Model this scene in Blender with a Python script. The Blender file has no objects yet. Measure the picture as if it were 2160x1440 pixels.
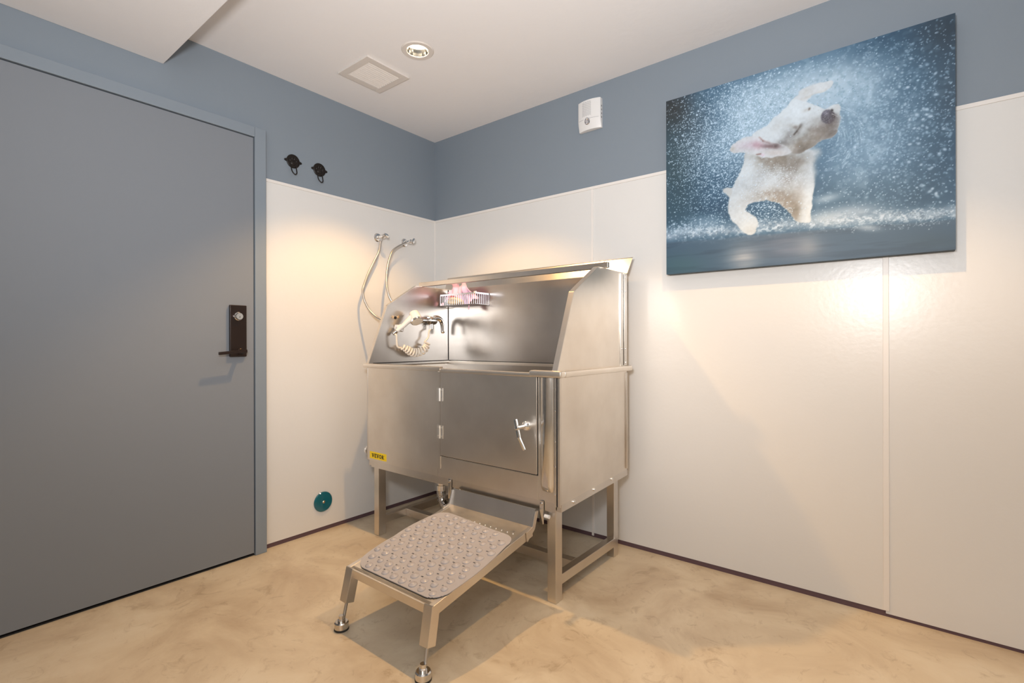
import bpy, bmesh, math, random
import numpy as np
from mathutils import Vector, Matrix

# ------------------------------------------------------------------ camera
S = bpy.context.scene
F = 1053.43
YAW, PITCH, ROLL = 0.668939, -0.000152, -0.0021956
CAM = np.array([2.5736, -2.3942, 1.0577])
_cy, _sy = math.cos(YAW), math.sin(YAW)
_fw = np.array([-_sy, _cy, 0.0]); _rt = np.array([_cy, _sy, 0.0]); _up = np.array([0, 0, 1.0])
FW = _fw * math.cos(PITCH) + _up * math.sin(PITCH)
_u2 = _up * math.cos(PITCH) - _fw * math.sin(PITCH)
RT = _rt * math.cos(ROLL) + _u2 * math.sin(ROLL)
UP = _u2 * math.cos(ROLL) - _rt * math.sin(ROLL)
cd = bpy.data.cameras.new('camera'); cam = bpy.data.objects.new('camera', cd)
S.collection.objects.link(cam); S.camera = cam
cd.sensor_width = 36; cd.lens = F / 2160 * 36; cd.clip_start = 0.05
cam.matrix_world = Matrix(((RT[0], UP[0], -FW[0], CAM[0]), (RT[1], UP[1], -FW[1], CAM[1]),
                           (RT[2], UP[2], -FW[2], CAM[2]), (0, 0, 0, 1)))

def hit(u, v, ax, val):
    """photo pixel -> point on the plane (x, y or z = val)"""
    d = FW + RT * (u - 1080) / F + UP * (720 - v) / F
    return Vector(CAM + d * (val - CAM[ax]) / d[ax])

# ------------------------------------------------------------------ world, lights, exposure
w = bpy.data.worlds.new('world'); S.world = w; w.use_nodes = True
w.node_tree.nodes['Background'].inputs[0].default_value = (1, 1, 1, 1)
w.node_tree.nodes['Background'].inputs[1].default_value = 0.0
S.view_settings.view_transform = 'Standard'; S.view_settings.look = 'None'
S.view_settings.gamma = 1; S.view_settings.use_curve_mapping = False
S.view_settings.exposure = 0.50

def lamp(name, kind, loc, energy, col, **kw):
    l = bpy.data.lights.new(name, kind); l.energy = energy; l.color = col
    for k, v in kw.items(): setattr(l, k, v)
    o = bpy.data.objects.new(name, l); S.collection.objects.link(o); o.location = loc
    return o
# the photographer's flash beside the camera (its highlights and the soffit's shadow place it)
fl = lamp('flash', 'SPOT', (2.42, -2.42, 1.40), 112, (1.0, 0.985, 0.98), spot_size=math.radians(142), spot_blend=1.0, shadow_soft_size=0.09)
fl.rotation_euler = Vector((-0.62, 0.785, 0.55)).to_track_quat('-Z', 'Y').to_euler()
# warm recessed downlight in the ceiling
DL = (0.754, -0.81)
DL2 = (2.27, -0.81)   # second one of the row, just above the frame: it casts the canvas's shadow
for p_, e_ in ((DL, 54), (DL2, 38)):
    lamp('downlight_beam', 'SPOT', (p_[0], p_[1], 2.432), e_, (1.0, 0.575, 0.20), spot_size=math.radians(99), spot_blend=0.42, shadow_soft_size=0.022)

# added neutral fill light, set at an assumed window behind the camera
wl_ = lamp('fill_light', 'AREA', (2.75, -3.36, 1.55), 13, (0.95, 0.98, 1.0), shape='RECTANGLE', size=1.5, size_y=1.1)
wl_.rotation_euler = (math.radians(90), 0, 0)

# ------------------------------------------------------------------ materials
def lin(r, g, b):
    f = lambda c: (c / 255) / 12.92 if c <= 10 else (((c / 255) + 0.055) / 1.055) ** 2.4
    return (f(r), f(g), f(b), 1)

def mat(name, col, rough=0.5, metal=0.0, **kw):
    m = bpy.data.materials.new(name); m.use_nodes = True
    b = m.node_tree.nodes['Principled BSDF']
    b.inputs['Base Color'].default_value = col; b.inputs['Roughness'].default_value = rough
    b.inputs['Metallic'].default_value = metal
    for k, v in kw.items(): b.inputs[k].default_value = v
    return m

def N(m, t, **kw):
    n = m.node_tree.nodes.new(t)
    for k, v in kw.items():
        if k in n.inputs: n.inputs[k].default_value = v
        else: setattr(n, k, v)
    return n
def L(m, a, ao, b, bi): m.node_tree.links.new(a.outputs[ao], b.inputs[bi])

def coords(m, scale):
    tc = N(m, 'ShaderNodeTexCoord'); mp = N(m, 'ShaderNodeMapping'); mp.inputs['Scale'].default_value = scale
    g = N(m, 'ShaderNodeNewGeometry'); L(m, g, 'Position', mp, 'Vector'); return mp

def ramp(m, src, so, stops):
    r = N(m, 'ShaderNodeValToRGB'); e = r.color_ramp.elements
    while len(e) < len(stops): e.new(0.5)
    for i, (p, c) in enumerate(stops): e[i].position = p; e[i].color = c
    L(m, src, so, r, 'Fac'); return r

def bump(m, src, so, strength, dist):
    b = N(m, 'ShaderNodeBump'); b.inputs['Strength'].default_value = strength; b.inputs['Distance'].default_value = dist
    L(m, src, so, b, 'Height'); L(m, b, 'Normal', m.node_tree.nodes['Principled BSDF'], 'Normal'); return b

def g4(x): return (x, x, x, 1)

M = {}
def painted(name, col, rough, bstr, bdist, scale=180):
    m = mat(name, col, rough); n = N(m, 'ShaderNodeTexNoise', Scale=1.0, Detail=3.0); L(m, coords(m, (scale,) * 3), 'Vector', n, 'Vector')
    bump(m, n, 'Fac', bstr, bdist); return m
M['blue'] = painted('blue_wall_paint', lin(129, 140, 151), 0.6, 0.12, 0.001)
M['ceil'] = painted('ceiling_paint', lin(240, 239, 240), 0.8, 0.35, 0.003, 22)
M['door'] = painted('grey_blue_door_paint', lin(124, 130, 138), 0.62, 0.05, 0.0005, 300)
M['frp'] = painted('white_panel_plastic', lin(222, 221, 219), 0.27, 0.24, 0.0016, 60)
M['frp'].node_tree.nodes['Principled BSDF'].inputs['Specular IOR Level'].default_value = 0.45
M['trim'] = mat('white_plastic_trim', lin(230, 226, 222), 0.35)
M['throat'] = mat('vent_throat_shade', lin(110, 92, 86), 0.8)
M['base'] = mat('mauve_brown_strip', lin(92, 70, 76), 0.7)  # dark mauve tone of the strip below the wall panels

def steel(name, col, rough, sc, var, b=0.02):
    m = mat(name, col, rough, 1.0); P = m.node_tree.nodes['Principled BSDF']
    n = N(m, 'ShaderNodeTexNoise', Scale=1.0, Detail=4.0); L(m, coords(m, sc), 'Vector', n, 'Vector')
    n2 = N(m, 'ShaderNodeTexNoise', Scale=1.0, Detail=5.0); L(m, coords(m, (5, 5, 5)), 'Vector', n2, 'Vector')
    mx = N(m, 'ShaderNodeMath', operation='ADD'); L(m, n, 'Fac', mx, 0); L(m, n2, 'Fac', mx, 1)
    mr = N(m, 'ShaderNodeMapRange'); mr.inputs[1].default_value = 0.5; mr.inputs[2].default_value = 1.5
    mr.inputs[3].default_value = max(0.03, rough - var); mr.inputs[4].default_value = rough + var
    L(m, mx, 0, mr, 0); L(m, mr, 0, P, 'Roughness')
    cr = ramp(m, n2, 'Fac', [(0.3, (col[0] * .86, col[1] * .84, col[2] * .82, 1)), (0.7, col)]); L(m, cr, 'Color', P, 'Base Color')
    bump(m, n, 'Fac', b, 0.0006); return m
SC = (0.82, 0.77, 0.705, 1)
M['steel'] = steel('brushed_stainless_steel', SC, 0.33, (160, 160, 4), 0.04, 0.006)
M['steel_in'] = steel('brushed_stainless_steel_darkened', (0.55, 0.53, 0.51, 1), 0.31, (4, 160, 160), 0.05, 0.006)  # same steel, base colour darkened to tone down flash glare inside
M['steel_h'] = steel('satin_stainless_tube', (0.76, 0.72, 0.67, 1), 0.30, (6, 6, 60), 0.02, 0.0)
M['rimsteel'] = steel('satin_rim_steel', (0.86, 0.81, 0.74, 1), 0.36, (6, 6, 60), 0.02, 0.0)
M['hinge'] = mat('bright_hinge_steel', (0.90, 0.87, 0.82, 1), 0.30, 1.0)
M['polish'] = steel('polished_stainless_steel', (0.72, 0.69, 0.65, 1), 0.16, (40, 40, 4), 0.03, 0.004)
M['chrome'] = mat('chrome', (0.82, 0.81, 0.80, 1), 0.06, 1.0)
M['braid'] = steel('braided_steel_hose', (0.62, 0.60, 0.57, 1), 0.35, (400, 400, 400), 0.1, 0.3)
M['zinc'] = mat('zinc_wire', (0.50, 0.50, 0.54, 1), 0.36, 1.0)
M['galv'] = steel('dull_grey_sheet_steel', (0.52, 0.51, 0.50, 1), 0.45, (20, 200, 200), 0.05)
M['plate'] = steel('worn_step_sheet_steel', (0.80, 0.73, 0.63, 1), 0.33, (40, 40, 40), 0.10, 0.10)
M['dark'] = mat('gap_shade', (0.01, 0.01, 0.012, 1), 0.8)  # near-black that paints in the shade inside gaps, grooves and seams
M['black'] = mat('black_rubber', (0.02, 0.02, 0.02, 1), 0.6)
M['bronze'] = mat('dark_bronze_hardware', lin(48, 38, 35), 0.3, 0.5)
M['iron'] = mat('black_cast_iron', lin(28, 22, 20), 0.42, 0.3)
M['teal'] = mat('teal_plastic', lin(10, 96, 112), 0.12, 0.0, **{'Coat Weight': 0.6})
M['brass'] = mat('brass_screw', (0.8, 0.6, 0.4, 1), 0.25, 1.0)
M['white'] = mat('white_plastic', lin(235, 232, 228), 0.3)
M['hose'] = mat('ivory_plastic_hose', lin(240, 230, 215), 0.28)
M['alarm'] = mat('alarm_white_plastic', lin(228, 228, 228), 0.38)
M['grille'] = mat('alarm_grille_shadow_grey', lin(120, 122, 126), 0.6)
M['lens'] = mat('clear_strobe_lens', (0.9, 0.92, 1.0, 1), 0.05, 0.0, **{'Transmission Weight': 0.9})
M['yellow'] = mat('yellow_sticker', lin(250, 214, 10), 0.35)
M['ink'] = mat('black_ink', lin(22, 18, 14), 0.5)
M['mat'] = mat('grey_rubber_mat', lin(172, 167, 167), 0.26, 0.0, **{'Subsurface Weight': 0.15, 'Subsurface Radius': (0.01, 0.01, 0.01)})
M['pink'] = mat('pink_fabric', lin(238, 196, 230), 0.75, 0.0, **{'Sheen Weight': 0.3})
M['cream'] = mat('cream_rope', lin(226, 200, 160), 0.8)
M['red'] = mat('red_orange_plastic', lin(214, 60, 20), 0.35)
M['reflector'] = mat('faceted_reflector', (0.75, 0.72, 0.68, 1), 0.12, 1.0)
M['ring'] = mat('cream_trim_ring', lin(222, 216, 210), 0.5)
M['canvas_side'] = mat('dark_canvas_edge', lin(40, 58, 66), 0.6)
m = bpy.data.materials.new('lit_lamp'); m.use_nodes = True; M['lamp'] = m
b = m.node_tree.nodes['Principled BSDF']; b.inputs['Emission Color'].default_value = (1, 0.86, 0.62, 1); b.inputs['Emission Strength'].default_value = 12

# concrete floor
m = mat('polished_concrete', lin(200, 180, 150), 0.42); M['floor'] = m; P = m.node_tree.nodes['Principled BSDF']
n1 = N(m, 'ShaderNodeTexNoise', Scale=1.0, Detail=6.0, Roughness=0.62, Distortion=0.8); L(m, coords(m, (2.3, 2.3, 2.3)), 'Vector', n1, 'Vector')
n2 = N(m, 'ShaderNodeTexNoise', Scale=1.0, Detail=8.0, Roughness=0.7, Distortion=1.5); L(m, coords(m, (11, 11, 11)), 'Vector', n2, 'Vector')
r1 = ramp(m, n1, 'Fac', [(0.32, lin(182, 163, 138)), (0.55, lin(208, 194, 170)), (0.75, lin(220, 210, 190))])
r2 = ramp(m, n2, 'Fac', [(0.28, lin(206, 196, 184)), (0.45, g4(1)), (1.0, g4(1))])
mx = N(m, 'ShaderNodeMix', data_type='RGBA', blend_type='MULTIPLY'); mx.inputs['Factor'].default_value = 0.75
m.node_tree.links.new(r1.outputs['Color'], mx.inputs[6]); m.node_tree.links.new(r2.outputs['Color'], mx.inputs[7])
m.node_tree.links.new(mx.outputs[2], P.inputs['Base Color'])
rr = ramp(m, n2, 'Fac', [(0.3, g4(0.30)), (0.7, g4(0.48))]); L(m, rr, 'Color', P, 'Roughness')
bump(m, n2, 'Fac', 0.06, 0.002)

# ------------------------------------------------------------------ mesh helpers
COL = S.collection
ORG = {}
class MB:
    def __init__(s): s.v = []; s.f = []
    def add(s, vs, fs):
        k = len(s.v); s.v += [tuple(p) for p in vs]; s.f += [tuple(i + k for i in f) for f in fs]; return s
    def box(s, x0, x1, y0, y1, z0, z1):
        return s.add([(x, y, z) for x in (x0, x1) for y in (y0, y1) for z in (z0, z1)],
                     [(0, 1, 3, 2), (4, 6, 7, 5), (0, 4, 5, 1), (2, 3, 7, 6), (0, 2, 6, 4), (1, 5, 7, 3)])
    def prism(s, poly, vec):
        n = len(poly); V = Vector(vec); p = [Vector(q) for q in poly]
        return s.add(p + [q + V for q in p], [tuple(range(n))[::-1], tuple(range(n, 2 * n))] +
                     [(i, (i + 1) % n, n + (i + 1) % n, n + i) for i in range(n)])
    def bar(s, a, b, w, h, up=(0, 0, 1)):
        a, b = Vector(a), Vector(b); d = (b - a).normalized(); u = Vector(up); r = d.cross(u).normalized(); u = r.cross(d)
        q = [r * w / 2 + u * h / 2, -r * w / 2 + u * h / 2, -r * w / 2 - u * h / 2, r * w / 2 - u * h / 2]
        return s.prism([a + k for k in q], b - a)
    def tube(s, path, r, n=10, closed=False):
        p = [Vector(q) for q in path]; m = len(p); rs = r if isinstance(r, (list, tuple)) else [r] * m
        T = []
        for i in range(m):
            a = p[(i - 1) % m] if closed or i else p[0]; c = p[(i + 1) % m] if closed or i < m - 1 else p[-1]
            T.append((c - a).normalized())
        u = T[0].orthogonal().normalized(); vs = []
        for i in range(m):
            u = (u - T[i] * u.dot(T[i])).normalized(); w_ = T[i].cross(u)
            vs += [p[i] + (u * math.cos(2 * math.pi * k / n) + w_ * math.sin(2 * math.pi * k / n)) * rs[i] for k in range(n)]
        fs = [(i * n + k, i * n + (k + 1) % n, ((i + 1) % m) * n + (k + 1) % n, ((i + 1) % m) * n + k)
              for i in range(m if closed else m - 1) for k in range(n)]
        if not closed: fs += [tuple(range(n))[::-1], tuple(range((m - 1) * n, m * n))]
        return s.add(vs, fs)
    def lathe(s, prof, org, axis, n=24, ex=1.0, uref=None):
        A = Vector(axis).normalized(); o = Vector(org)
        u = (Vector(uref) - A * Vector(uref).dot(A)).normalized() if uref else A.orthogonal().normalized(); w_ = A.cross(u); vs = []
        for r, h in prof:
            vs += [o + A * h + u * (r * math.cos(2 * math.pi * k / n)) + w_ * (ex * r * math.sin(2 * math.pi * k / n)) for k in range(n)]
        fs = [(i * n + k, i * n + (k + 1) % n, (i + 1) * n + (k + 1) % n, (i + 1) * n + k) for i in range(len(prof) - 1) for k in range(n)]
        fs += [tuple(range(n))[::-1], tuple(range((len(prof) - 1) * n, len(prof) * n))]
        return s.add(vs, fs)
    def ball(s, c, r, n=12, sc=(1, 1, 1)):
        c = Vector(c); vs = [c + Vector((0, 0, r * sc[2]))]; m = n // 2
        for i in range(1, m):
            t = math.pi * i / m
            vs += [c + Vector((r * sc[0] * math.sin(t) * math.cos(2 * math.pi * k / n), r * sc[1] * math.sin(t) * math.sin(2 * math.pi * k / n), r * sc[2] * math.cos(t))) for k in range(n)]
        vs.append(c - Vector((0, 0, r * sc[2]))); e = len(vs) - 1
        fs = [(0, 1 + k, 1 + (k + 1) % n) for k in range(n)]
        fs += [(1 + i * n + k, 1 + (i + 1) * n + k, 1 + (i + 1) * n + (k + 1) % n, 1 + i * n + (k + 1) % n) for i in range(m - 2) for k in range(n)]
        fs += [(e, 1 + (m - 2) * n + (k + 1) % n, 1 + (m - 2) * n + k) for k in range(n)]
        return s.add(vs, fs)
    def mesh(s, name, off, bev=0.0, seg=2, ang=32, fix=True):
        me = bpy.data.meshes.new(name)
        me.from_pydata([tuple(Vector(p) - off) for p in s.v], [], s.f)
        if fix or bev:
            bm = bmesh.new(); bm.from_mesh(me)
            if fix: bmesh.ops.recalc_face_normals(bm, faces=bm.faces)
            if bev:
                es = [e for e in bm.edges if len(e.link_faces) == 2 and e.calc_face_angle(0) > 0.5]
                bmesh.ops.bevel(bm, geom=es, offset=bev, segments=seg, affect='EDGES', profile=0.5)
            bm.to_mesh(me); bm.free()
        me.shade_smooth(); me.set_sharp_from_angle(angle=math.radians(ang)); return me
    def build(s, name, material, parent=None, bev=0.0, fix=True, ang=32, **tags):
        if parent is None:
            xs = np.array([tuple(p) for p in s.v]); lo, hi = xs.min(0), xs.max(0)
            off = Vector(((lo[0] + hi[0]) / 2, (lo[1] + hi[1]) / 2, lo[2]))
        else: off = ORG[parent]
        me = s.mesh(name, off, bev, fix=fix, ang=ang); me.materials.append(M[material])
        o = bpy.data.objects.new(name, me); COL.objects.link(o)
        if parent is None: o.location = off
        else: o.parent = parent
        ORG[o] = off
        if bev:      # keep the large flat faces optically flat next to the small bevels
            wn = o.modifiers.new('flat_faces', 'WEIGHTED_NORMAL'); wn.weight = 100; wn.keep_sharp = True
        for k, v in tags.items(): o[k] = v
        return o

def tag(o, label, cat=None, group=None):
    o['label'] = label
    if cat: o['category'] = cat
    if group: o['group'] = group
    return o
def thing(name, loc, label=None, cat=None, group=None, kind=None):
    o = bpy.data.objects.new(name, None); COL.objects.link(o); o.location = loc; o.empty_display_size = 0.1
    ORG[o] = Vector(loc)
    if label: o['label'] = label
    if cat: o['category'] = cat
    if group: o['group'] = group
    if kind: o['kind'] = kind
    return o
def copy_part(o, parent, delta):
    c = o.copy(); COL.objects.link(c); c.parent = parent; c.location = o.location + Vector(delta); ORG[c] = ORG[parent]; return c

def smooth_path(pts, n=8, closed=False):
    p = [Vector(q) for q in pts]; out = []; m = len(p)
    for i in range(m if closed else m - 1):
        g = (lambda k: p[k % m]) if closed else (lambda k: p[min(max(k, 0), m - 1)])
        a, b_, c, d = g(i - 1), g(i), g(i + 1), g(i + 2)
        for k in range(n):
            t = k / n
            out.append(0.5 * ((2 * b_) + (c - a) * t + (2 * a - 5 * b_ + 4 * c - d) * t * t + (3 * b_ - a - 3 * c + d) * t ** 3))
    if not closed: out.append(p[-1])
    return out

# ------------------------------------------------------------------ the room
H = 2.44; XR, YF = 3.6, -3.4; PT = 1.891
MB().box(0, XR, YF, 0, -0.06, 0).build('floor', 'floor', kind='structure', label='mottled beige polished concrete floor')
# ceiling with a round hole for the downlight
c = MB(); q = 0.15; n = 32; RO = 0.056
xs = [0, DL[0] - q, DL[0] + q, DL2[0] - q, DL2[0] + q, XR]; ys = [YF, DL[1] - q, DL[1] + q, 0]
for i in range(5):
    for j in range(3):
        if j == 1 and i in (1, 3): continue
        c.box(xs[i], xs[i + 1], ys[j], ys[j + 1], H, H + 0.2)
for X_, Y_ in (DL, DL2):
    vs = []; fs = []
    for rad in (None, 1):
        for k in range(n):
            a = 2 * math.pi * (k + 0.5) / n; cx, cyy = math.cos(a), math.sin(a); f_ = RO if rad is None else q / max(abs(cx), abs(cyy))
            vs.append((X_ + f_ * cx, Y_ + f_ * cyy, H))
    for k in range(n): fs.append((k, n + k, n + (k + 1) % n, (k + 1) % n))
    for sx, sy_ in ((1, 1), (-1, 1), (-1, -1), (1, -1)):      # corners of the square patch
        a = math.atan2(sy_, sx) % (2 * math.pi); k = int(a / (2 * math.pi) * n - 0.5) % n
        vs.append((X_ + sx * q, Y_ + sy_ * q, H)); fs.append((n + k, len(vs) - 1, n + (k + 1) % n))
    c.add(vs, fs); c.box(X_ - q, X_ + q, Y_ - q, Y_ + q, H + 0.19, H + 0.2)
ceil = c.build('ceiling', 'ceil', kind='structure', fix=False, label='off white textured ceiling')
MB().box(0, XR, YF, -1.617, 2.285, H).build('soffit', 'ceil', ceil, bev=0.003)

wl = MB().box(-0.1, 0, YF, 0, 0, H).build('wall_left', 'blue', kind='structure', label='blue grey painted wall with the door')
wr = MB().box(-0.1, XR + 0.1, 0, 0.1, 0, H).build('wall_right', 'blue', kind='structure', label='blue grey painted wall with the large canvas')
wf = MB().box(-0.1, XR + 0.1, YF - 0.1, YF, 0, H).build('wall_front', 'blue', kind='structure', label='blue grey wall behind the camera')
wb = MB().box(XR, XR + 0.1, YF, 0, 0, H).build('wall_back', 'blue', kind='structure', label='blue grey wall right of the camera')
T = 0.004; ZB = 0.022
def panel(wall, x0, x1, y0, y1, z0=ZB): MB().box(x0, x1, y0, y1, z0, PT).build('wall_panel', 'frp', wall, bev=0.0008)
panel(wl, 0, T, -1.187, -0.0045)
S1, S2 = 1.2408, 2.5068
panel(wr, T, S1 - 0.001, -T, 0); panel(wr, S1 + 0.001, S2, -T, 0); panel(wr, S2 + 0.002, XR, -T, 0, 0.012)
panel(wf, 0, XR, YF, YF + T); panel(wb, XR - T, XR, YF + T, -T)
def cap(wall, a, b_, along):   # top edge trim of the panels
    c = MB()
    if along == 'y': c.box(0, 0.008, a, b_, PT - 0.012, PT + 0.003)
    else: c.box(a, b_, -0.008, 0, PT - 0.012, PT + 0.003)
    c.build('panel_cap', 'trim', wall, bev=0.001)
cap(wl, -1.187, -0.008, 'y'); cap(wr, 0, 1.66, 'x'); cap(wr, 1.66, XR, 'x')
for x_, z0, w_ in ((S1, 0.008, 0.013), (S2 + 0.004, 0.024, 0.019)):
    MB().box(x_ - w_ / 2, x_ + w_ / 2, -0.008, -0.003, z0, PT - 0.012).build('divider_strip', 'trim', wr, bev=0.0015)
MB().box(0, 0.010, -0.010, 0, ZB, PT).build('corner_strip', 'trim', wl, bev=0.003)
MB().box(0, 0.0015, -1.187, 0, 0, 0.024).build('gap_strip_left', 'base', kind='structure', label='dark mauve gap strip under the left wall panel')
MB().box(0.0015, XR, -0.0015, 0, 0, 0.024).build('gap_strip_right', 'base', kind='structure', label='dark mauve gap strip under the right wall panels')

# assumed window frame behind the camera, added around the fill light
w1 = thing('assumed_window', (2.75, YF, 1.0), 'assumed white window frame behind the camera, added around the fill light', kind='structure')
wfm = MB()
for x0, x1, z0, z1 in ((1.93, 1.99, 0.95, 2.15), (3.51, 3.57, 0.95, 2.15), (1.99, 3.51, 0.95, 1.0), (1.99, 3.51, 2.10, 2.15)): wfm.box(x0, x1, YF, YF + 0.05, z0, z1)
wfm.build('assumed_window_frame', 'trim', w1, bev=0.003)

# ------------------------------------------------------------------ door
XD = 0.038
d1 = thing('door_1', (0, -1.72, 0), 'flat grey blue painted door in a matching frame', kind='structure')
DY0, DY1, DZ = -2.165, -1.2475, 2.068
leaf = MB().box(0.0, XD, DY0, DY1, 0.014, DZ).build('door_leaf', 'door', d1, bev=0.0015)
f = MB()
f.box(0, 0.044, DY1 + 0.0045, -1.187, 0, 2.123); f.box(0, 0.044, DY0 - 0.064, DY0 - 0.0045, 0, 2.123)
f.box(0, 0.044, DY0 - 0.0045, DY1 + 0.0045, DZ + 0.0045, 2.123)
f.build('door_frame', 'blue', d1, bev=0.003)
MB().box(0.0, 0.003, DY0 - 0.004, DY1 + 0.004, 0, DZ + 0.004).build('door_gap_shade', 'dark', d1)  # dark backing sheet in place of shade around the leaf
MB().box(0.0, 0.030, DY0 - 0.004, DY1 + 0.004, 0, 0.006).build('under_door_shade', 'dark', d1)  # dark strip standing in for the shade under the door leaf
lp = MB().box(XD, XD + 0.017, -1.3645, -1.2875, 0.987, 1.235).build('lock_plate', 'bronze', d1, bev=0.004, label='dark bronze lock plate')
cyl = hit(505, 667, 0, XD + 0.03)
MB().lathe([(0.0205, 0.0), (0.0205, 0.006), (0.017, 0.010), (0.0165, 0.016), (0.0155, 0.018), (0.006, 0.018), (0.006, 0.019), (0.001, 0.019)], (XD + 0.017, cyl.y, cyl.z), (1, 0, 0), 24).build('lock_cylinder', 'chrome', lp, label='round chrome key cylinder')
MB().box(XD + 0.0352, XD + 0.0368, cyl.y - 0.0012, cyl.y + 0.0012, cyl.z - 0.007, cyl.z + 0.001).build('keyhole', 'ink', lp)
pv = Vector((XD + 0.017, -1.3185, 1.012))
h = MB().lathe([(0.016, 0), (0.016, 0.004), (0.010, 0.007), (0.010, 0.042)], pv, (1, 0, 0), 20)
h.prism([(XD + 0.055, -1.432, 0.998), (XD + 0.055, -1.306, 1.007), (XD + 0.055, -1.306, 1.022), (XD + 0.055, -1.432, 1.012)], (0.011, 0, 0))
h.build('lever_handle', 'bronze', lp, bev=0.0025)

# ------------------------------------------------------------------ dog washing tub
X0, X1, Y0, Y1, Z0, Z1 = 0.245, 1.50, -0.73, -0.13, 0.41, 0.92
tub = thing('dog_wash_tub', (0.87, -0.43, 0), 'stainless steel dog washing tub on legs in the room corner', 'bathtub')
t = 0.003
MB().box(X0, 0.800, Y0, Y0 + t, Z0, Z1).build('front_panel', 'steel', tub, bev=0.001)
MB().box(0.803, 0.8215, Y0 - 0.004, Y0 + t, Z0 + 0.04, Z1 - 0.008).build('hinge_strip', 'steel', tub, bev=0.001)
MB().box(0.8015, 1.392, Y0, Y0 + t, Z0, 0.508).build('front_sill', 'steel', tub, bev=0.001)
MB().box(1.392, X1, Y0 + 0.002, Y0 + t + 0.002, Z0, Z1).build('front_corner_panel', 'steel', tub, bev=0.001)
# side walls, back wall and basin floor
def side(x, s):
    p = [(x, Y0, Z0 - 0.002), (x, Y1, Z0 + 0.022), (x, Y1, Z1), (x, Y0, Z1)]
    return MB().prism(p, (-s * t, 0, 0))
side(X1, 1).build('side_wall', 'steel', tub, bev=0.001)
side(X0, -1).build('side_wall', 'steel', tub, bev=0.001)
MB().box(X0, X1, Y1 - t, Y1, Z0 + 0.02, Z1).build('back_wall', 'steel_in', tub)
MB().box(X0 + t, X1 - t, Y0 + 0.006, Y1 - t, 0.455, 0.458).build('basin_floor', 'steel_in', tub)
# door of the tub
td = MB().box(0.8245, 1.389, Y0 - 0.006, Y0 + 0.002, 0.514, 0.914).build('tub_door', 'steel', tub, bev=0.002, label='hinged steel door with latch')
MB().box(0.8225, 1.3905, Y0 + 0.002, Y0 + 0.0028, 0.5095, 0.917).build('door_gap_shade', 'dark', tub)  # thin dark sheet, the gap's shade put in as colour
for zc in (0.805, 0.627):
    hg = MB(); hg.box(0.803, 0.820, Y0 - 0.0075, Y0 - 0.004, zc - 0.031, zc + 0.031); hg.box(0.826, 0.843, Y0 - 0.0085, Y0 - 0.006, zc - 0.031, zc + 0.031)
    hg.tube([(0.823, Y0 - 0.010, zc - 0.031), (0.823, Y0 - 0.010, zc + 0.031)], 0.0048, 10)
    for dx in (0.811, 0.836):
        for dz in (-0.021, 0.021): hg.ball((dx, Y0 - 0.0075, zc + dz), 0.0042, 8, (1, 0.7, 1))
    hg.build('hinge', 'hinge', td)
hy = Y0 - 0.006
lt = MB().lathe([(0.021, 0), (0.021, 0.006), (0.016, 0.014), (0.009, 0.018), (0.008, 0.055), (0.011, 0.057), (0.011, 0.067), (0.007, 0.070)], (1.337, hy, 0.709), (0, -1, 0), 20)
lt.bar((1.329, hy - 0.064, 0.742), (1.345, hy - 0.060, 0.668), 0.012, 0.013, (0, -1, 0)); lt.bar((1.345, hy - 0.060, 0.670), (1.366, hy - 0.052, 0.620), 0.009, 0.010, (0, -1, 0))
lt.build('latch_handle', 'chrome', td, bev=0.002, label='chrome T-shaped latch')
# polished corner post right of the door
prof = [(1.405, Y0)] + [(1.405 + 0.066 * (i / 10), Y0 - 0.016 * math.sin(math.pi * i / 10) ** 0.6) for i in range(1, 10)] + [(1.471, Y0)]
cp = MB(); nv = len(prof)
rows = []
for z, k in ((0.452, 0.15), (0.462, 0.75), (0.478, 1), (0.912, 1)):
    rows += [(1.438 + (x - 1.438) * (0.62 + 0.38 * k), Y0 + 0.001 + (y - Y0) * k, z) for x, y in prof]
cp.add(rows, [(r * nv + i, r * nv + i + 1, (r + 1) * nv + i + 1, (r + 1) * nv + i) for r in range(3) for i in range(nv - 1)] + [tuple(range(nv))[::-1], tuple(range(3 * nv, 4 * nv))])
cp.build('corner_post', 'polish', tub)
MB().box(1.474, 1.484, Y0 - 0.005, Y0 + 0.002, 0.40, 0.912).build('channel_strip', 'steel', tub, bev=0.001)
MB().box(1.4845, 1.4895, Y0 - 0.001, Y0 + 0.002, 0.40, 0.912).build('channel_groove', 'dark', tub)
MB().box(1.490, X1 + 0.001, Y0 - 0.005, Y0 + 0.002, 0.40, 0.912).build('channel_strip', 'steel', tub, bev=0.001)
rv = MB().ball((0, 0, 0), 0.0036, 8, (1, 0.6, 1)).mesh('rivet', Vector((0, 0, 0))); rv.materials.append(M['chrome'])
def inst(me, name, parent, pos):
    o = bpy.data.objects.new(name, me); COL.objects.link(o); o.parent = parent; o.location = Vector(pos) - ORG[parent]; ORG[o] = ORG[parent]; return o
for z in (0.87, 0.78, 0.66, 0.56, 0.45): inst(rv, 'rivet', tub, (1.479, Y0 - 0.006, z))
# back vertical bead on the right side
MB().tube([(X1 + 0.003, Y1 - 0.012, 0.44), (X1 + 0.003, Y1 - 0.012, 0.905)], 0.006, 10).build('edge_bead', 'steel_h', tub)
MB().tube([(X0 - 0.002, Y0 + 0.004, 0.412), (X0 - 0.002, Y0 + 0.004, 0.915)], 0.006, 10).build('edge_bead', 'steel_h', tub)
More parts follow.
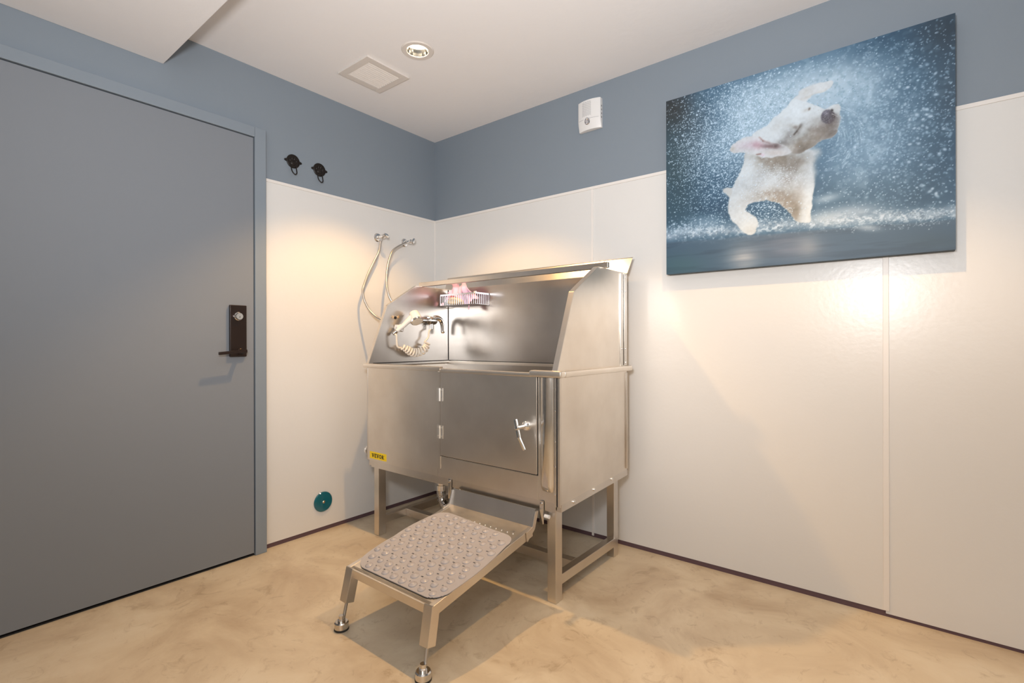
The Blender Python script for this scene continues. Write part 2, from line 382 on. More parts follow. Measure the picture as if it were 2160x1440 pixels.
# rolled rim
def rim_profile(path, r): return MB().tube(path, r, 12)
def rimbox(x0, x1, y0, y1, z0, z1): return MB().box(x0, x1, y0, y1, z0, z1)
rimbox(X0 - 0.02, 0.835, Y0 - 0.020, Y0 + 0.012, 0.916, 0.939).build('rim', 'rimsteel', tub, bev=0.007)
rimbox(0.826, 1.372, Y0 - 0.016, Y0 + 0.006, 0.912, 0.930).build('rim', 'rimsteel', tub, bev=0.006)
rimbox(1.366, X1 + 0.022, Y0 - 0.030, Y0 + 0.008, 0.914, 0.941).build('rim', 'rimsteel', tub, bev=0.008)
rimbox(X1 - 0.012, X1 + 0.022, Y0 + 0.006, Y1 + 0.020, 0.914, 0.939).build('rim', 'rimsteel', tub, bev=0.007)
rimbox(X0 - 0.020, X0 + 0.008, Y0 + 0.010, Y1 + 0.020, 0.916, 0.939).build('rim', 'rimsteel', tub, bev=0.007)
rimbox(X0 - 0.010, X1 + 0.012, Y1 - 0.003, Y1 + 0.018, 0.914, 0.939).build('rim', 'rimsteel', tub, bev=0.006)
# splash panels above the rim
PR = [(-0.735, 0.938), (-0.609, 1.262), (-0.400, 1.389), (-0.128, 1.388), (-0.128, 0.938)]
for x, s, fwid in ((1.492, -1, 0.026), (0.264, -1, 0.021)):
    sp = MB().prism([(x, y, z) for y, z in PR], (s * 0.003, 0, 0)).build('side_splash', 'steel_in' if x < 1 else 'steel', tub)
    fl_ = MB()
    for (ya, za), (yb, zb) in zip(PR[:3], PR[1:4]):
        e = Vector((0, yb - ya, zb - za)).normalized(); nn = Vector((0, -e.z, e.y))
        a = Vector((x, ya, za)); b_ = Vector((x, yb, zb))
        fl_.prism([a, b_, b_ + nn * 0.003, a + nn * 0.003], (s * fwid, 0, 0))
        fl_.prism([a + Vector((s * fwid, 0, 0)), b_ + Vector((s * fwid, 0, 0)), b_ - nn * 0.012 + Vector((s * fwid, 0, 0)), a - nn * 0.012 + Vector((s * fwid, 0, 0))], (-s * 0.002, 0, 0))
    fl_.build('splash_flange', 'steel_h', sp, bev=0.0007)
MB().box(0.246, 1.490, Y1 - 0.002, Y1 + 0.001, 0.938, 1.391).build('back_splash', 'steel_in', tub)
ls = MB(); ls.prism([(0.235, Y1 - 0.002, 1.389), (1.503, Y1 - 0.002, 1.389), (1.516, -0.098, 1.468), (0.222, -0.098, 1.468)], (0, 0.003, 0.001))
ls.prism([(0.222, -0.098, 1.468), (1.516, -0.098, 1.468), (1.516, -0.085, 1.470), (0.222, -0.085, 1.470)], (0, 0, 0.003))
ls.build('back_lip', 'steel_h', tub, bev=0.0007)
# corner angle on the right splash with screws
ca = MB(); ca.box(1.4925, 1.4965, -0.188, -0.163, 0.940, 1.384); ca.box(1.4925, 1.500, -0.158, -0.128, 0.940, 1.386)
ca.build('corner_angle', 'polish', tub, bev=0.001)
for z in (1.37, 1.30, 1.02, 0.955):
    inst(rv, 'screw', tub, (1.5005, -0.146, z))
for z in (1.30, 1.02): inst(rv, 'screw', tub, (1.497, -0.176, z))
# dark seams where the splash panels meet each other and the basin
sd_ = MB(); sd_.box(0.2645, 0.2665, Y1 - 0.0045, Y1 - 0.0022, 0.943, 1.387); sd_.box(0.2645, 1.489, Y1 - 0.0045, Y1 - 0.0022, 0.937, 0.940); sd_.box(0.2642, 0.266, Y0 + 0.02, Y1 - 0.002, 0.936, 0.941)
sd_.build('splash_seam', 'dark', tub)
MB().box(0.249, 0.264, Y0 + 0.012, Y1 - 0.003, 0.925, 0.937).build('splash_base', 'steel_in', tub)
# hanging bar
MB().box(0.232, 1.512, -0.352, -0.332, 1.391, 1.418).build('hanging_bar', 'steel_h', tub, bev=0.003)
for x in (0.25, 1.49): inst(rv, 'bolt', tub, (x, -0.342, 1.419))
# lower frame
LH = 0.372
for x0, x1, y0, y1 in ((0.275, 0.317, -0.712, -0.664), (1.424, 1.466, -0.712, -0.664), (0.285, 0.325, -0.172, -0.128), (1.410, 1.450, -0.172, -0.128)):
    MB().box(x0, x1, y0, y1, 0, LH + 0.004).build('leg', 'steel_h', tub, bev=0.003)
MB().box(0.268, 1.475, -0.726, -0.690, LH, Z0 + 0.004).build('frame_rail', 'steel_h', tub, bev=0.002)
MB().box(0.285, 1.450, -0.170, -0.134, LH + 0.02, Z0 + 0.022).build('frame_rail', 'steel_h', tub, bev=0.002)
for x, s in ((X1, 1), (X0 + 0.022, -1)):
    MB().prism([(x, Y0 + 0.008, 0.378), (x, Y1 + 0.004, 0.402), (x, Y1 + 0.004, 0.434), (x, Y0 + 0.008, 0.410)], (-0.022, 0, 0)).build('frame_rail', 'steel_h', tub, bev=0.002)
for x0, x1 in ((0.28, 0.315), (1.424, 1.459)):
    MB().box(x0, x1, -0.664, -0.172, 0.058, 0.100).build('lower_rail', 'steel_h', tub, bev=0.003)
MB().box(0.315, 1.424, -0.522, -0.482, 0.058, 0.100).build('cross_bar', 'steel_h', tub, bev=0.003)
MB().box(X0 + 0.02, X1 - 0.02, Y0 + 0.03, Y1 - 0.01, 0.438, 0.441).build('underside', 'steel', tub)
bo = MB().lathe([(0.009, 0), (0.009, 0.001), (0.0065, 0.0012), (0.0065, 0.005), (0.004, 0.006)], (0, 0, 0), (1, 0, 0), 12).mesh('bolt', Vector((0, 0, 0))); bo.materials.append(M['chrome'])
for u, v in ((1210, 1057), (1253, 1031), (1290, 1009)):
    p_ = hit(u, v, 0, X1); inst(bo, 'bolt', tub, (X1, p_.y, p_.z - 0.002))
# drain valve knob on the left
MB().lathe([(0.012, 0), (0.012, 0.022), (0.024, 0.026), (0.024, 0.040), (0.015, 0.048)], (X0 - 0.003, -0.700, 0.452), (-1, 0, 0), 20).build('drain_knob', 'chrome', tub)
# drain pipe
dp = MB(); dp.lathe([(0.026, 0), (0.026, 0.04), (0.021, 0.042), (0.021, 0.10), (0.028, 0.102), (0.028, 0.135), (0.022, 0.137), (0.022, 0.16), (0.027, 0.162), (0.027, 0.19)], (0.585, -0.50, 0.44), (0, 0, -1), 24)
pth = smooth_path([(0.585, -0.50, 0.256), (0.585, -0.50, 0.225), (0.598, -0.502, 0.188), (0.632, -0.505, 0.168), (0.668, -0.507, 0.184), (0.690, -0.505, 0.222), (0.694, -0.49, 0.27), (0.694, -0.42, 0.30), (0.694, -0.20, 0.30), (0.694, -0.06, 0.30)], 18)
dp.tube(pth, [0.022 + (0.0045 if (i % 4) < 2 else -0.002) for i in range(len(pth))], 16)
dp.build('drain_pipe', 'chrome', tub, label='chrome drain fitting with corrugated U-bend')
# brand sticker with lettering
sa, sb = (0.263, 0.462), (0.407, 0.4245)
st = MB().box(0.263, 0.407, Y0 - 0.0012, Y0, 0.4215, 0.4595).build('brand_sticker', 'yellow', tub, label='yellow sticker with black lettering')
lt_ = MB(); LX = 0.283; LH_ = 0.0205; LZ = 0.430
def stroke(x0, z0, x1, z1, w_): lt_.prism([(LX + x0 - w_ / 2, Y0 - 0.0018, LZ + z0), (LX + x0 + w_ / 2, Y0 - 0.0018, LZ + z0), (LX + x1 + w_ / 2, Y0 - 0.0018, LZ + z1), (LX + x1 - w_ / 2, Y0 - 0.0018, LZ + z1)], (0, 0.0007, 0))
def letV(o):
    stroke(o + 0.010, 0, o + 0.0035, LH_, 0.0055); stroke(o + 0.010, 0, o + 0.0165, LH_, 0.004)
    stroke(o + 0.0035, LH_ - 0.002, o + 0.0035, LH_, 0.0095); stroke(o + 0.0165, LH_ - 0.002, o + 0.0165, LH_, 0.0085)
def letE(o):
    stroke(o + 0.004, 0, o + 0.004, LH_, 0.0052)
    for z, w_ in ((0, 0.0155), (LH_ / 2 - 0.0018, 0.011), (LH_ - 0.0036, 0.0155)): stroke(o + w_ / 2, z, o + w_ / 2, z + 0.0036, w_)
    stroke(o + 0.0142, 0.0, o + 0.0142, 0.0065, 0.003); stroke(o + 0.0142, LH_ - 0.0065, o + 0.0142, LH_, 0.003)
def ring(cx, cz, ro, rz, ri, riz, a0, a1, n=20):
    vs = []
    for i in range(n + 1):
        a = a0 + (a1 - a0) * i / n
        vs += [(LX + cx + ro * math.cos(a), Y0 - 0.0016, LZ + cz + rz * math.sin(a)), (LX + cx + ri * math.cos(a), Y0 - 0.0016, LZ + cz + riz * math.sin(a))]
    lt_.add(vs, [(2 * i, 2 * i + 1, 2 * i + 3, 2 * i + 2) for i in range(n)])
letV(0.0); letE(0.0235); letV(0.0415); ring(0.0735, LH_ / 2, 0.0105, LH_ / 2 + 0.0004, 0.0052, 0.0065, 0, 2 * math.pi)
o_ = 0.087
stroke(o_ + 0.0035, 0, o_ + 0.0035, LH_, 0.0052); stroke(o_ + 0.0035, 0, o_ + 0.0035, 0.002, 0.009); ring(o_ + 0.006, LH_ - 0.0056, 0.0085, 0.0056, 0.004, 0.0024, -math.pi / 2, math.pi / 2, 12)
stroke(o_ + 0.0145, 0, o_ + 0.008, 0.0095, 0.005); stroke(o_ + 0.0152, 0, o_ + 0.0152, 0.002, 0.008)
ring(0.109, LH_ - 0.002, 0.0016, 0.0016, 0.0002, 0.0002, 0, 2 * math.pi, 8)
lt_.build('lettering', 'ink', st, fix=False)
# holder of the hand shower and leftover mounting holes
hd = MB(); hc = hit(832, 690, 0, 0.255)
hd.lathe([(0.020, 0), (0.018, 0.006), (0.010, 0.010), (0.010, 0.018)], (0.2646, hc.y + 0.01, hc.z - 0.004), (1, 0, 0), 16)
hd.box(0.270, 0.292, hc.y - 0.010, hc.y + 0.034, hc.z - 0.004, hc.z + 0.014)
hd.tube([(0.292, hc.y + 0.012, hc.z - 0.022), (0.292, hc.y + 0.026, hc.z + 0.012)], 0.016, 14)
hd.build('shower_holder', 'white', tub, bev=0.0015)
for u in (828, 834, 840):
    p_ = hit(u, 668 + (u == 834) * 2, 0, 0.2644)
    MB().lathe([(0.0085, 0), (0.0085, 0.002), (0.004, 0.0024)], p_, (1, 0, 0), 12).build('mounting_hole', 'brass' if u != 834 else 'dark', tub)

# step brackets on the tub frame
for x in (0.884, 1.411):
    bk = MB().box(x - 0.009, x + 0.009, -0.7345, -0.7295, 0.318, 0.412)
    bk.lathe([(0.0065, 0), (0.0065, 0.003), (0.003, 0.004)], (x, -0.7345, 0.400), (0, -1, 0), 12)
    bk.build('step_bracket', 'polish', tub, bev=0.001)
MB().lathe([(0.008, 0), (0.008, 0.022)], (1.424, -0.728, 0.352), (1, 0, 0), 14).build('bracket_pin', 'white', tub)

# ------------------------------------------------------------------ step
SYF, SZF, SYR, SZR = -1.312, 0.215, -0.768, 0.311; SX0, SX1 = 0.921, 1.393
step = thing('tub_step', (1.157, -1.04, 0), 'low stainless steel step sloping down from the tub front', 'step')
slope = Vector((0, SYR - SYF, SZR - SZF)).normalized(); snorm = Vector((0, -slope.z, slope.y))
def onstep(x, s, h=0.0): return Vector((x, SYF, SZF)) + slope * s + snorm * h
SL = math.hypot(SYR - SYF, SZR - SZF)
MB().prism([onstep(SX0 + 0.004, 0.004, -0.004), onstep(SX1 - 0.004, 0.004, -0.004), onstep(SX1 - 0.004, SL, -0.004), onstep(SX0 + 0.004, SL, -0.004)], snorm * 0.003).build('tread_plate', 'plate', step)
for x in (SX0 + 0.010, SX1 - 0.010):
    MB().bar(onstep(x, 0.0, -0.018), onstep(x, SL - 0.005, -0.018), 0.020, 0.036, snorm).build('side_rail', 'steel_h', step, bev=0.002)
MB().bar(onstep(SX0 + 0.02, 0.011, -0.0185), onstep(SX1 - 0.02, 0.011, -0.0185), 0.022, 0.035, snorm).build('front_rail', 'steel_h', step, bev=0.002)
MB().bar(onstep(SX0 + 0.02, 0.27, -0.016), onstep(SX1 - 0.02, 0.27, -0.016), 0.03, 0.02, snorm).build('cross_brace', 'galv', step)
rs = MB(); rs.prism([(SX0 + 0.004, SYR, SZR - 0.004), (SX1 - 0.002, SYR, SZR - 0.004), (SX1 - 0.002, SYR + 0.018, SZR + 0.068), (SX0 + 0.004, SYR + 0.018, SZR + 0.068)], (0, 0.003, 0))
rs.build('riser_plate', 'galv', step)
for x in (SX0 + 0.002, SX1 + 0.001):
    MB().prism([(x, SYR - 0.045, SZR - 0.045), (x, SYR + 0.005, SZR - 0.008), (x, SYR + 0.030, SZR + 0.06), (x, SYR + 0.008, SZR + 0.062), (x, SYR - 0.012, SZR + 0.004), (x, SYR - 0.05, SZR - 0.006)], (0.006, 0, 0)).build('hook_arm', 'steel_h', step, bev=0.001)
dm = MB().ball((0, 0, 0), 0.0042, 10, (1, 1, 0.8)).mesh('dimple', Vector((0, 0, 0))); dm.materials.append(M['polish'])
for i in range(14): inst(dm, 'dimple', step, onstep(SX0 + 0.045 + i * 0.0295, SL - 0.075, -0.001))
for x, fx in ((SX0, 0.940), (SX1, 1.386)):
    sg = 1 if x == SX0 else -1
    tp = Vector((x + sg * 0.020, SYF + 0.019, SZF - 0.002)); ft = Vector((fx, -1.343, 0.0)); dr = (ft - tp).normalized()
    MB().bar(tp, tp + dr * 0.122, 0.040, 0.036, (0, 1, 0)).build('leg', 'steel_h', step, bev=0.002)
    MB().tube([tp + dr * 0.10, tp + dr * (ft - tp).length * 0.93], 0.0058, 12).build('threaded_rod', 'galv', step)
    fo = MB().lathe([(0.010, 0.052), (0.010, 0.040), (0.0135, 0.038), (0.0135, 0.031), (0.022, 0.031), (0.0255, 0.027), (0.0255, 0.008), (0.024, 0.006)], (fx, -1.343, 0.0), (0, 0, 1), 24).build('levelling_foot', 'polish', step)
    MB().lathe([(0.0245, 0), (0.0265, 0.002), (0.0265, 0.006), (0.023, 0.008)], (fx, -1.343, 0.0), (0, 0, 1), 24).build('rubber_pad', 'black', fo)

# ------------------------------------------------------------------ bath mat on the step
random.seed(7)
mat_o = thing('bath_mat', onstep(1.16, 0.2), 'grey rubber bubble bath mat lying on the step', 'mat')
MX0, MX1, MS0, MS1 = 0.940, 1.386, 0.024, 0.466
def matpt(a, b_):
    x = MX0 + (MX1 - MX0) * a; s = MS0 + (MS1 - MS0) * b_
    x += -0.022 * math.sin(math.pi * b_) * (1 - a) + 0.016 * math.sin(math.pi * min(1, b_ * 1.2)) * a * (1 if b_ < .83 else .6)
    s += 0.012 * math.sin(a * 5.0 + 0.7) * b_
    hgt = 0.0045 + 0.0030 * (0.5 + 0.5 * math.sin(a * 9 + 2)) * (b_ > 0.8) * (b_ - 0.8) * 5 + 0.004 * max(0, 0.12 - a) / 0.12 * abs(math.sin(b_ * 7))
    return x, s, hgt
NC, NR = 9, 11
bumps, holes = [], []
for j in range(NR):
    for i in range(NC):
        a = (i + 0.5 + (0.22 if j % 2 else -0.12)) / (NC + 0.25) + random.uniform(-.006, .006); b_ = (j + 0.55) / (NR + 0.1) + random.uniform(-.006, .006)
        if math.hypot(max(0.16 - a, a - 0.84, 0), max(0.16 - b_, b_ - 0.84, 0)) < 0.13: bumps.append((a, b_))
        if i < NC - 1 and j < NR - 1: holes.append((a + 0.5 / NC, b_ + 0.28 / NR))
G = 88
occ = np.zeros((G, G), bool)
for a, b_ in holes:
    ia, ib = int(a * G), int(b_ * G)
    occ[ib, ia] = True; occ[ib, min(G - 1, ia + 1)] = random.random() < .6
R_ = 0.13
def inside(a, b_):
    dx = max(R_ - a, a - (1 - R_), 0); dy = max(R_ - b_, b_ - (1 - R_), 0); return math.hypot(dx, dy) <= R_
mm = MB(); idx = {}
def vid(i, j, k):
    if (i, j, k) not in idx:
        a, b_ = i / G, j / G
        dx = max(R_ - a, a - (1 - R_), 0); dy = max(R_ - b_, b_ - (1 - R_), 0); d_ = math.hypot(dx, dy)
        if d_ > R_:   # pull onto the rounded corner
            ca_, cb_ = min(max(a, R_), 1 - R_), min(max(b_, R_), 1 - R_); a = ca_ + (a - ca_) * R_ / d_; b_ = cb_ + (b_ - cb_) * R_ / d_
        x, s, hh = matpt(a, b_); idx[(i, j, k)] = len(mm.v); mm.v.append(tuple(onstep(x, s, hh - (0.0028 if k else 0))))
    return idx[(i, j, k)]
cell = lambda i, j: 0 <= i < G and 0 <= j < G and not occ[j, i] and inside((i + .5) / G, (j + .5) / G)
for j in range(G):
    for i in range(G):
        if not cell(i, j): continue
        mm.f.append((vid(i, j, 0), vid(i + 1, j, 0), vid(i + 1, j + 1, 0), vid(i, j + 1, 0)))
        mm.f.append((vid(i, j, 1), vid(i, j + 1, 1), vid(i + 1, j + 1, 1), vid(i + 1, j, 1)))
        for di, dj, p0, p1 in ((-1, 0, (i, j + 1), (i, j)), (1, 0, (i + 1, j), (i + 1, j + 1)), (0, -1, (i, j), (i + 1, j)), (0, 1, (i + 1, j + 1), (i, j + 1))):
            if not cell(i + di, j + dj): mm.f.append((vid(*p0, 0), vid(*p0, 1), vid(*p1, 1), vid(*p1, 0)))
mm.build('mat_sheet', 'mat', mat_o, fix=True, ang=60)
cup = MB().lathe([(0.0155, -0.001), (0.0150, 0.0022), (0.0125, 0.0042), (0.0095, 0.0046), (0.0085, 0.0056), (0.0055, 0.0072), (0.002, 0.0078)], (0, 0, 0), snorm, 16).mesh('bubble', Vector((0, 0, 0)), ang=60); cup.materials.append(M['mat'])
for a, b_ in bumps:
    x, s, hh = matpt(a, b_); o = inst(cup, 'bubble', mat_o, onstep(x, s, hh)); k = random.uniform(0.8, 1.08); o.scale = (k, k, random.choice((0.7, 1, 1, 1.1)))

# ------------------------------------------------------------------ wire basket and its contents
BX0, BX1, BY0, BY1, BZ0, BZ1 = 0.318, 0.612, -0.252, -0.136, 1.277, 1.345
bs = thing('wire_basket', ((BX0 + BX1) / 2, BY1, BZ0), 'small zinc wire basket hooked on the tub back splash', 'basket')
rm = MB()
for a, b_ in (((BX0, BY0), (BX1, BY0)), ((BX1, BY0), (BX1, BY1)), ((BX0, BY1), (BX0, BY0)), ((BX0, BY1), (BX1, BY1))):
    rm.bar((a[0], a[1], BZ1 - 0.004), (b_[0], b_[1], BZ1 - 0.004), 0.003, 0.010)
rm.build('rim_band', 'zinc', bs)
MB().box(BX1 - 0.012, BX1 + 0.004, BY0 - 0.004, BY0 + 0.003, BZ1 - 0.008, BZ1 + 0.006).build('rim_clip', 'chrome', bs, bev=0.001)
wv = MB().tube([(0, 0, 0), (0, 0, BZ1 - BZ0 - 0.004)], 0.0014, 6).mesh('wire', Vector((0, 0, 0))); wv.materials.append(M['zinc'])
NWX = 19
for i in range(NWX + 1):
    x = BX0 + (BX1 - BX0) * i / NWX; inst(wv, 'wire', bs, (x, BY0, BZ0)); inst(wv, 'wire', bs, (x, BY1, BZ0))
for i in range(1, 7):
    y = BY0 + (BY1 - BY0) * i / 7; inst(wv, 'wire', bs, (BX0, y, BZ0)); inst(wv, 'wire', bs, (BX1, y, BZ0))
bt = MB().tube([(BX0, BY0, BZ0), (BX1, BY0, BZ0), (BX1, BY1, BZ0), (BX0, BY1, BZ0)], 0.0018, 6, closed=True)
for i in range(1, 8):
    y = BY0 + (BY1 - BY0) * i / 8; bt.tube([(BX0, y, BZ0), (BX1, y, BZ0)], 0.0014, 6)
bt.build('bottom_grid', 'zinc', bs)

def px_poly(pts, ox, oy, sc, ax, val): return [hit(ox + x / sc, oy + y / sc, ax, val) for x, y in pts]
CPOLY = [(650, 235), (730, 222), (818, 228), (815, 290), (850, 352), (900, 320), (960, 240), (1010, 195), (1090, 182), (1128, 188), (1200, 290), (1290, 430), (1370, 530), (1440, 620), (1522, 728), (1480, 750), (1400, 748), (1280, 830), (1235, 880), (1255, 985), (1290, 1105), (1230, 1125), (1155, 1105), (1150, 990), (1060, 960), (1000, 850), (930, 760), (850, 690), (770, 640), (640, 650), (540, 690), (450, 760), (370, 860), (385, 960), (340, 1010), (270, 985), (248, 930), (330, 850), (410, 740), (360, 690), (360, 630), (430, 580), (540, 500), (620, 420), (665, 340)]
cl = px_poly(CPOLY, 915, 585, 16.615, 1, -0.205)
P2 = np.array([(p.x, p.z) for p in cl])
def inpoly(x, z):
    ins = np.zeros(x.shape, bool); j = len(P2) - 1
    for i in range(len(P2)):
        xi, zi = P2[i]; xj, zj = P2[j]
        cnd = ((zi > z) != (zj > z)) & (x < (xj - xi) * (z - zi) / (zj - zi + 1e-12) + xi); ins ^= cnd; j = i
    return ins
lo, hi = P2.min(0), P2.max(0); GX, GZ = 110, 84
gx, gz = np.meshgrid(np.linspace(lo[0], hi[0], GX + 1), np.linspace(lo[1], hi[1], GZ + 1))
cxs, czs = (gx[:-1, :-1] + gx[1:, 1:]) / 2, (gz[:-1, :-1] + gz[1:, 1:]) / 2; ins = inpoly(cxs, czs)
fold = lambda x, z: -0.212 + 0.007 * math.sin((x - 0.3) * 46 + (z - 1.3) * 30) + 0.014 * math.sin((x - 0.45) * 24 - (z - 1.3) * 38) + 0.006 * math.sin(x * 130 + z * 40)
cm = MB(); ci_ = {}
def cv(j, i):
    if (j, i) not in ci_: ci_[(j, i)] = len(cm.v); x, z = float(gx[j, i]), float(gz[j, i]); cm.v.append((x, fold(x, z), z))
    return ci_[(j, i)]
for j in range(GZ):
    for i in range(GX):
        if ins[j, i]: cm.f.append((cv(j, i), cv(j, i + 1), cv(j + 1, i + 1), cv(j + 1, i)))
co = cm.build('pink_cloth', 'pink', fix=True, ang=70)
so = co.modifiers.new('thickness', 'SOLIDIFY'); so.thickness = 0.004
sm = co.modifiers.new('soften', 'SMOOTH'); sm.iterations = 3; sm.factor = 0.5
tag(co, 'crumpled pink fabric bundle stuffed into the wire basket', 'cloth')
rp = MB(); pts = []
for k in range(90):
    a = k / 90 * 2 * math.pi * 3.2; rr_ = 1 - 0.22 * (k / 90)
    pts.append((0.405 + 0.058 * rr_ * math.cos(a), -0.205 + 0.026 * rr_ * math.sin(a), BZ0 + 0.012 + 0.010 * (k / 30) + 0.004 * math.sin(a * 2.3)))
rp.tube(pts, 0.0095, 10)
tag(rp.build('rope_coil', 'cream'), 'cream coiled rope at the bottom of the wire basket', 'rope')
rd = MB().box(0.368, 0.412, -0.222, -0.196, BZ0 + 0.052, BZ0 + 0.066); rd.tube([(0.372, -0.214, BZ0 + 0.056), (0.402, -0.208, BZ0 + 0.060)], 0.007, 10)
tag(rd.build('buckle', 'red', bev=0.003), 'small red orange buckle on the rope in the basket', 'buckle')

# ------------------------------------------------------------------ mixer tap and hand shower on the left splash
mx_ = thing('mixer_tap', (0.246, -0.34, 1.185), 'chrome single lever mixer tap on the left splash panel', 'faucet')
MZ = 1.186
bd = MB().tube([(0.290, -0.425, MZ), (0.290, -0.418, MZ), (0.290, -0.345, MZ), (0.290, -0.338, MZ)], [0.015, 0.0195, 0.0195, 0.016], 20)
bd.tube([(0.290, -0.340, MZ), (0.290, -0.322, MZ)], 0.0125, 18)
bd.lathe([(0.020, 0), (0.0245, 0.004), (0.0245, 0.050), (0.020, 0.058)], (0.290, -0.326, MZ), (0, 1, 0), 24)
for y in (-0.40, -0.30): bd.lathe([(0.022, 0), (0.022, 0.006), (0.012, 0.009), (0.012, 0.026)], (0.2646, y, MZ), (1, 0, 0), 20)
bd.build('tap_body', 'chrome', mx_)
lv = smooth_path([(0.300, -0.285, MZ + 0.016), (0.304, -0.262, MZ + 0.016), (0.308, -0.240, MZ + 0.004), (0.311, -0.229, MZ - 0.024), (0.312, -0.226, MZ - 0.066)], 8)
lvm = MB(); nn_ = len(lv)
for i in range(nn_ - 1): pass
lvm.tube(lv, [0.0175 - 0.006 * i / nn_ for i in range(nn_)], 14); lvm.ball(lv[-1], 0.0125, 14)
lvm.build('tap_lever', 'chrome', mx_)
MB().lathe([(0.011, 0), (0.011, 0.036), (0.007, 0.038)], (0.292, -0.306, MZ - 0.016), (0, 0, -1), 18).build('hose_outlet', 'chrome', mx_)

hs = thing('hand_shower', (0.292, -0.45, 0.98), 'white hand shower with coiled hose hung in its holder', 'shower head')
hc_ = Vector((0.335, -0.470, 1.205)); ha = Vector((0.60, -0.06, -0.80)).normalized()
hb = Vector((0.292, -0.568, 1.118))
hh_ = MB(); hh_.tube(smooth_path([hb, hb + (hc_ - hb) * 0.35, hb + (hc_ - hb) * 0.7 + Vector((0, 0, 0.006)), hc_ + Vector((0, 0, 0.008))], 6), [0.011, 0.0115, 0.012, 0.0125, 0.013, 0.0135, 0.014, 0.0145, 0.015, 0.0155, 0.016, 0.0165, 0.017, 0.0175, 0.018, 0.0185, 0.019, 0.0195, 0.02][:19], 16)
hh_.lathe([(0.018, -0.030), (0.027, -0.024), (0.0305, -0.010), (0.0335, 0.028)], hc_, ha, 24)
hh_.build('shower_body', 'white', hs)
MB().lathe([(0.0340, 0.028), (0.0362, 0.030), (0.0362, 0.040), (0.0335, 0.042)], hc_, ha, 28).build('chrome_ring', 'chrome', hs)
MB().lathe([(0.0328, 0.038), (0.0328, 0.0428), (0.022, 0.0435)], hc_, ha, 28).build('spray_face', 'hose', hs)
MB().tube([hb + (hb - hc_) * 0.02, hb + (hb - hc_) * 0.20], [0.0125, 0.0105], 16).build('hose_nut', 'chrome', hs)
# hose: outlet -> coil -> handle
def pz(u, v, x=0.300): return hit(u, v, 0, x)
sx_ = lambda q: (810 + q[0] / 13.1, 650 + q[1] / 13.1)
pre = [Vector((0.292, -0.306, MZ - 0.05))] + [pz(*sx_(q)) for q in ((1245, 640), (1230, 780), (1180, 860), (1115, 930))]
arc = smooth_path([pz(*sx_(q)) for q in ((1185, 965), (1165, 1060), (1120, 1130), (1030, 1190), (930, 1215), (840, 1220), (750, 1200), (670, 1160), (590, 1110), (500, 1070))], 24)
turns = 11.5; helix = []
na = len(arc)
for i in range(na):
    tt = (arc[min(i + 1, na - 1)] - arc[max(i - 1, 0)]).normalized(); nx = Vector((1, 0, 0)); bn = tt.cross(nx).normalized()
    s_ = i / (na - 1); am = 0.0225 * (0.8 + 0.2 * math.sin(math.pi * s_)) * (1 - 0.30 * max(0, s_ - 0.75) / 0.25); ph = 2 * math.pi * turns * s_ + 1.2
    helix.append(arc[i] + bn * am * math.cos(ph) + nx * am * 0.55 * math.sin(ph))
post = [pz(*sx_(q)) for q in ((420, 1095), (370, 1060), (350, 960), (345, 840), (335, 740))] + [hb + (hb - hc_) * 0.18]
full = smooth_path(pre, 6) + helix[4:] + smooth_path(post, 6)
MB().tube(full, 0.0053, 9).build('coiled_hose', 'hose', hs)

# ------------------------------------------------------------------ stop valves and braided hoses on the left wall
def valve(y, z, rot, label):
    o = thing('stop_valve', (0, y, z), label, 'valve', 'stop valves on the left wall')
    MB().lathe([(0.027, 0.004), (0.027, 0.008), (0.022, 0.014), (0.012, 0.016)], (0, y, z), (1, 0, 0), 28).build('wall_flange', 'chrome', o)
    v_ = MB().lathe([(0.010, 0.012), (0.010, 0.050), (0.013, 0.052), (0.013, 0.070), (0.007, 0.072), (0.006, 0.088)], (0, y, z), (1, 0, 0), 20)
    v_.tube([(0.050, y, z), (0.050, y - 0.012, z - 0.030)] if rot < 0 else [(0.058, y, z), (0.060, y - 0.030, z - 0.008)], 0.0085, 14)
    v_.build('valve_body', 'chrome', o)
    MB().lathe([(0.006, 0), (0.017, 0.003), (0.021, 0.009), (0.017, 0.014), (0.006, 0.016)], (0.086, y, z), (1, 0, 0), 22, 0.55, (0, math.cos(rot), math.sin(rot))).build('valve_handle', 'chrome', o)
valve(-0.486, 1.702, -0.45, 'chrome stop valve nearer the door, its oval handle lying flat')
valve(-0.274, 1.702, 1.0, 'chrome stop valve nearer the corner, its oval handle turned upright')
h1 = [Vector((0.050, -0.498, 1.672))]
for (u, v), x in zip(((799, 530), (788, 553), (776, 578), (768, 600), (765, 612), (767, 628), (772, 641), (780, 655), (791, 666), (802, 672)), (0.052, 0.055, 0.058, 0.062, 0.068, 0.078, 0.09, 0.11, 0.14, 0.17)): h1.append(hit(u, v, 0, x))
h1 += [Vector((0.20, -0.56, 1.187)), Vector((0.243, -0.52, 1.19))]
tag(MB().tube(smooth_path(h1, 8), 0.0068, 12).build('braided_hose', 'braid'), 'braided steel water hose from the valve nearer the door', 'hose', 'braided hoses to the tub')
h2 = [Vector((0.060, -0.303, 1.694))]
for (u, v), x in zip(((831, 526), (822, 544), (817, 565), (815, 590), (817, 611), (825, 633)), (0.075, 0.085, 0.10, 0.12, 0.14, 0.16)): h2.append(hit(u, v, 0, x))
h2 += [Vector((0.20, -0.46, 1.24)), Vector((0.243, -0.41, 1.19))]
tag(MB().tube(smooth_path(h2, 8), 0.0068, 12).build('braided_hose', 'braid'), 'braided steel water hose from the valve nearer the corner', 'hose', 'braided hoses to the tub')

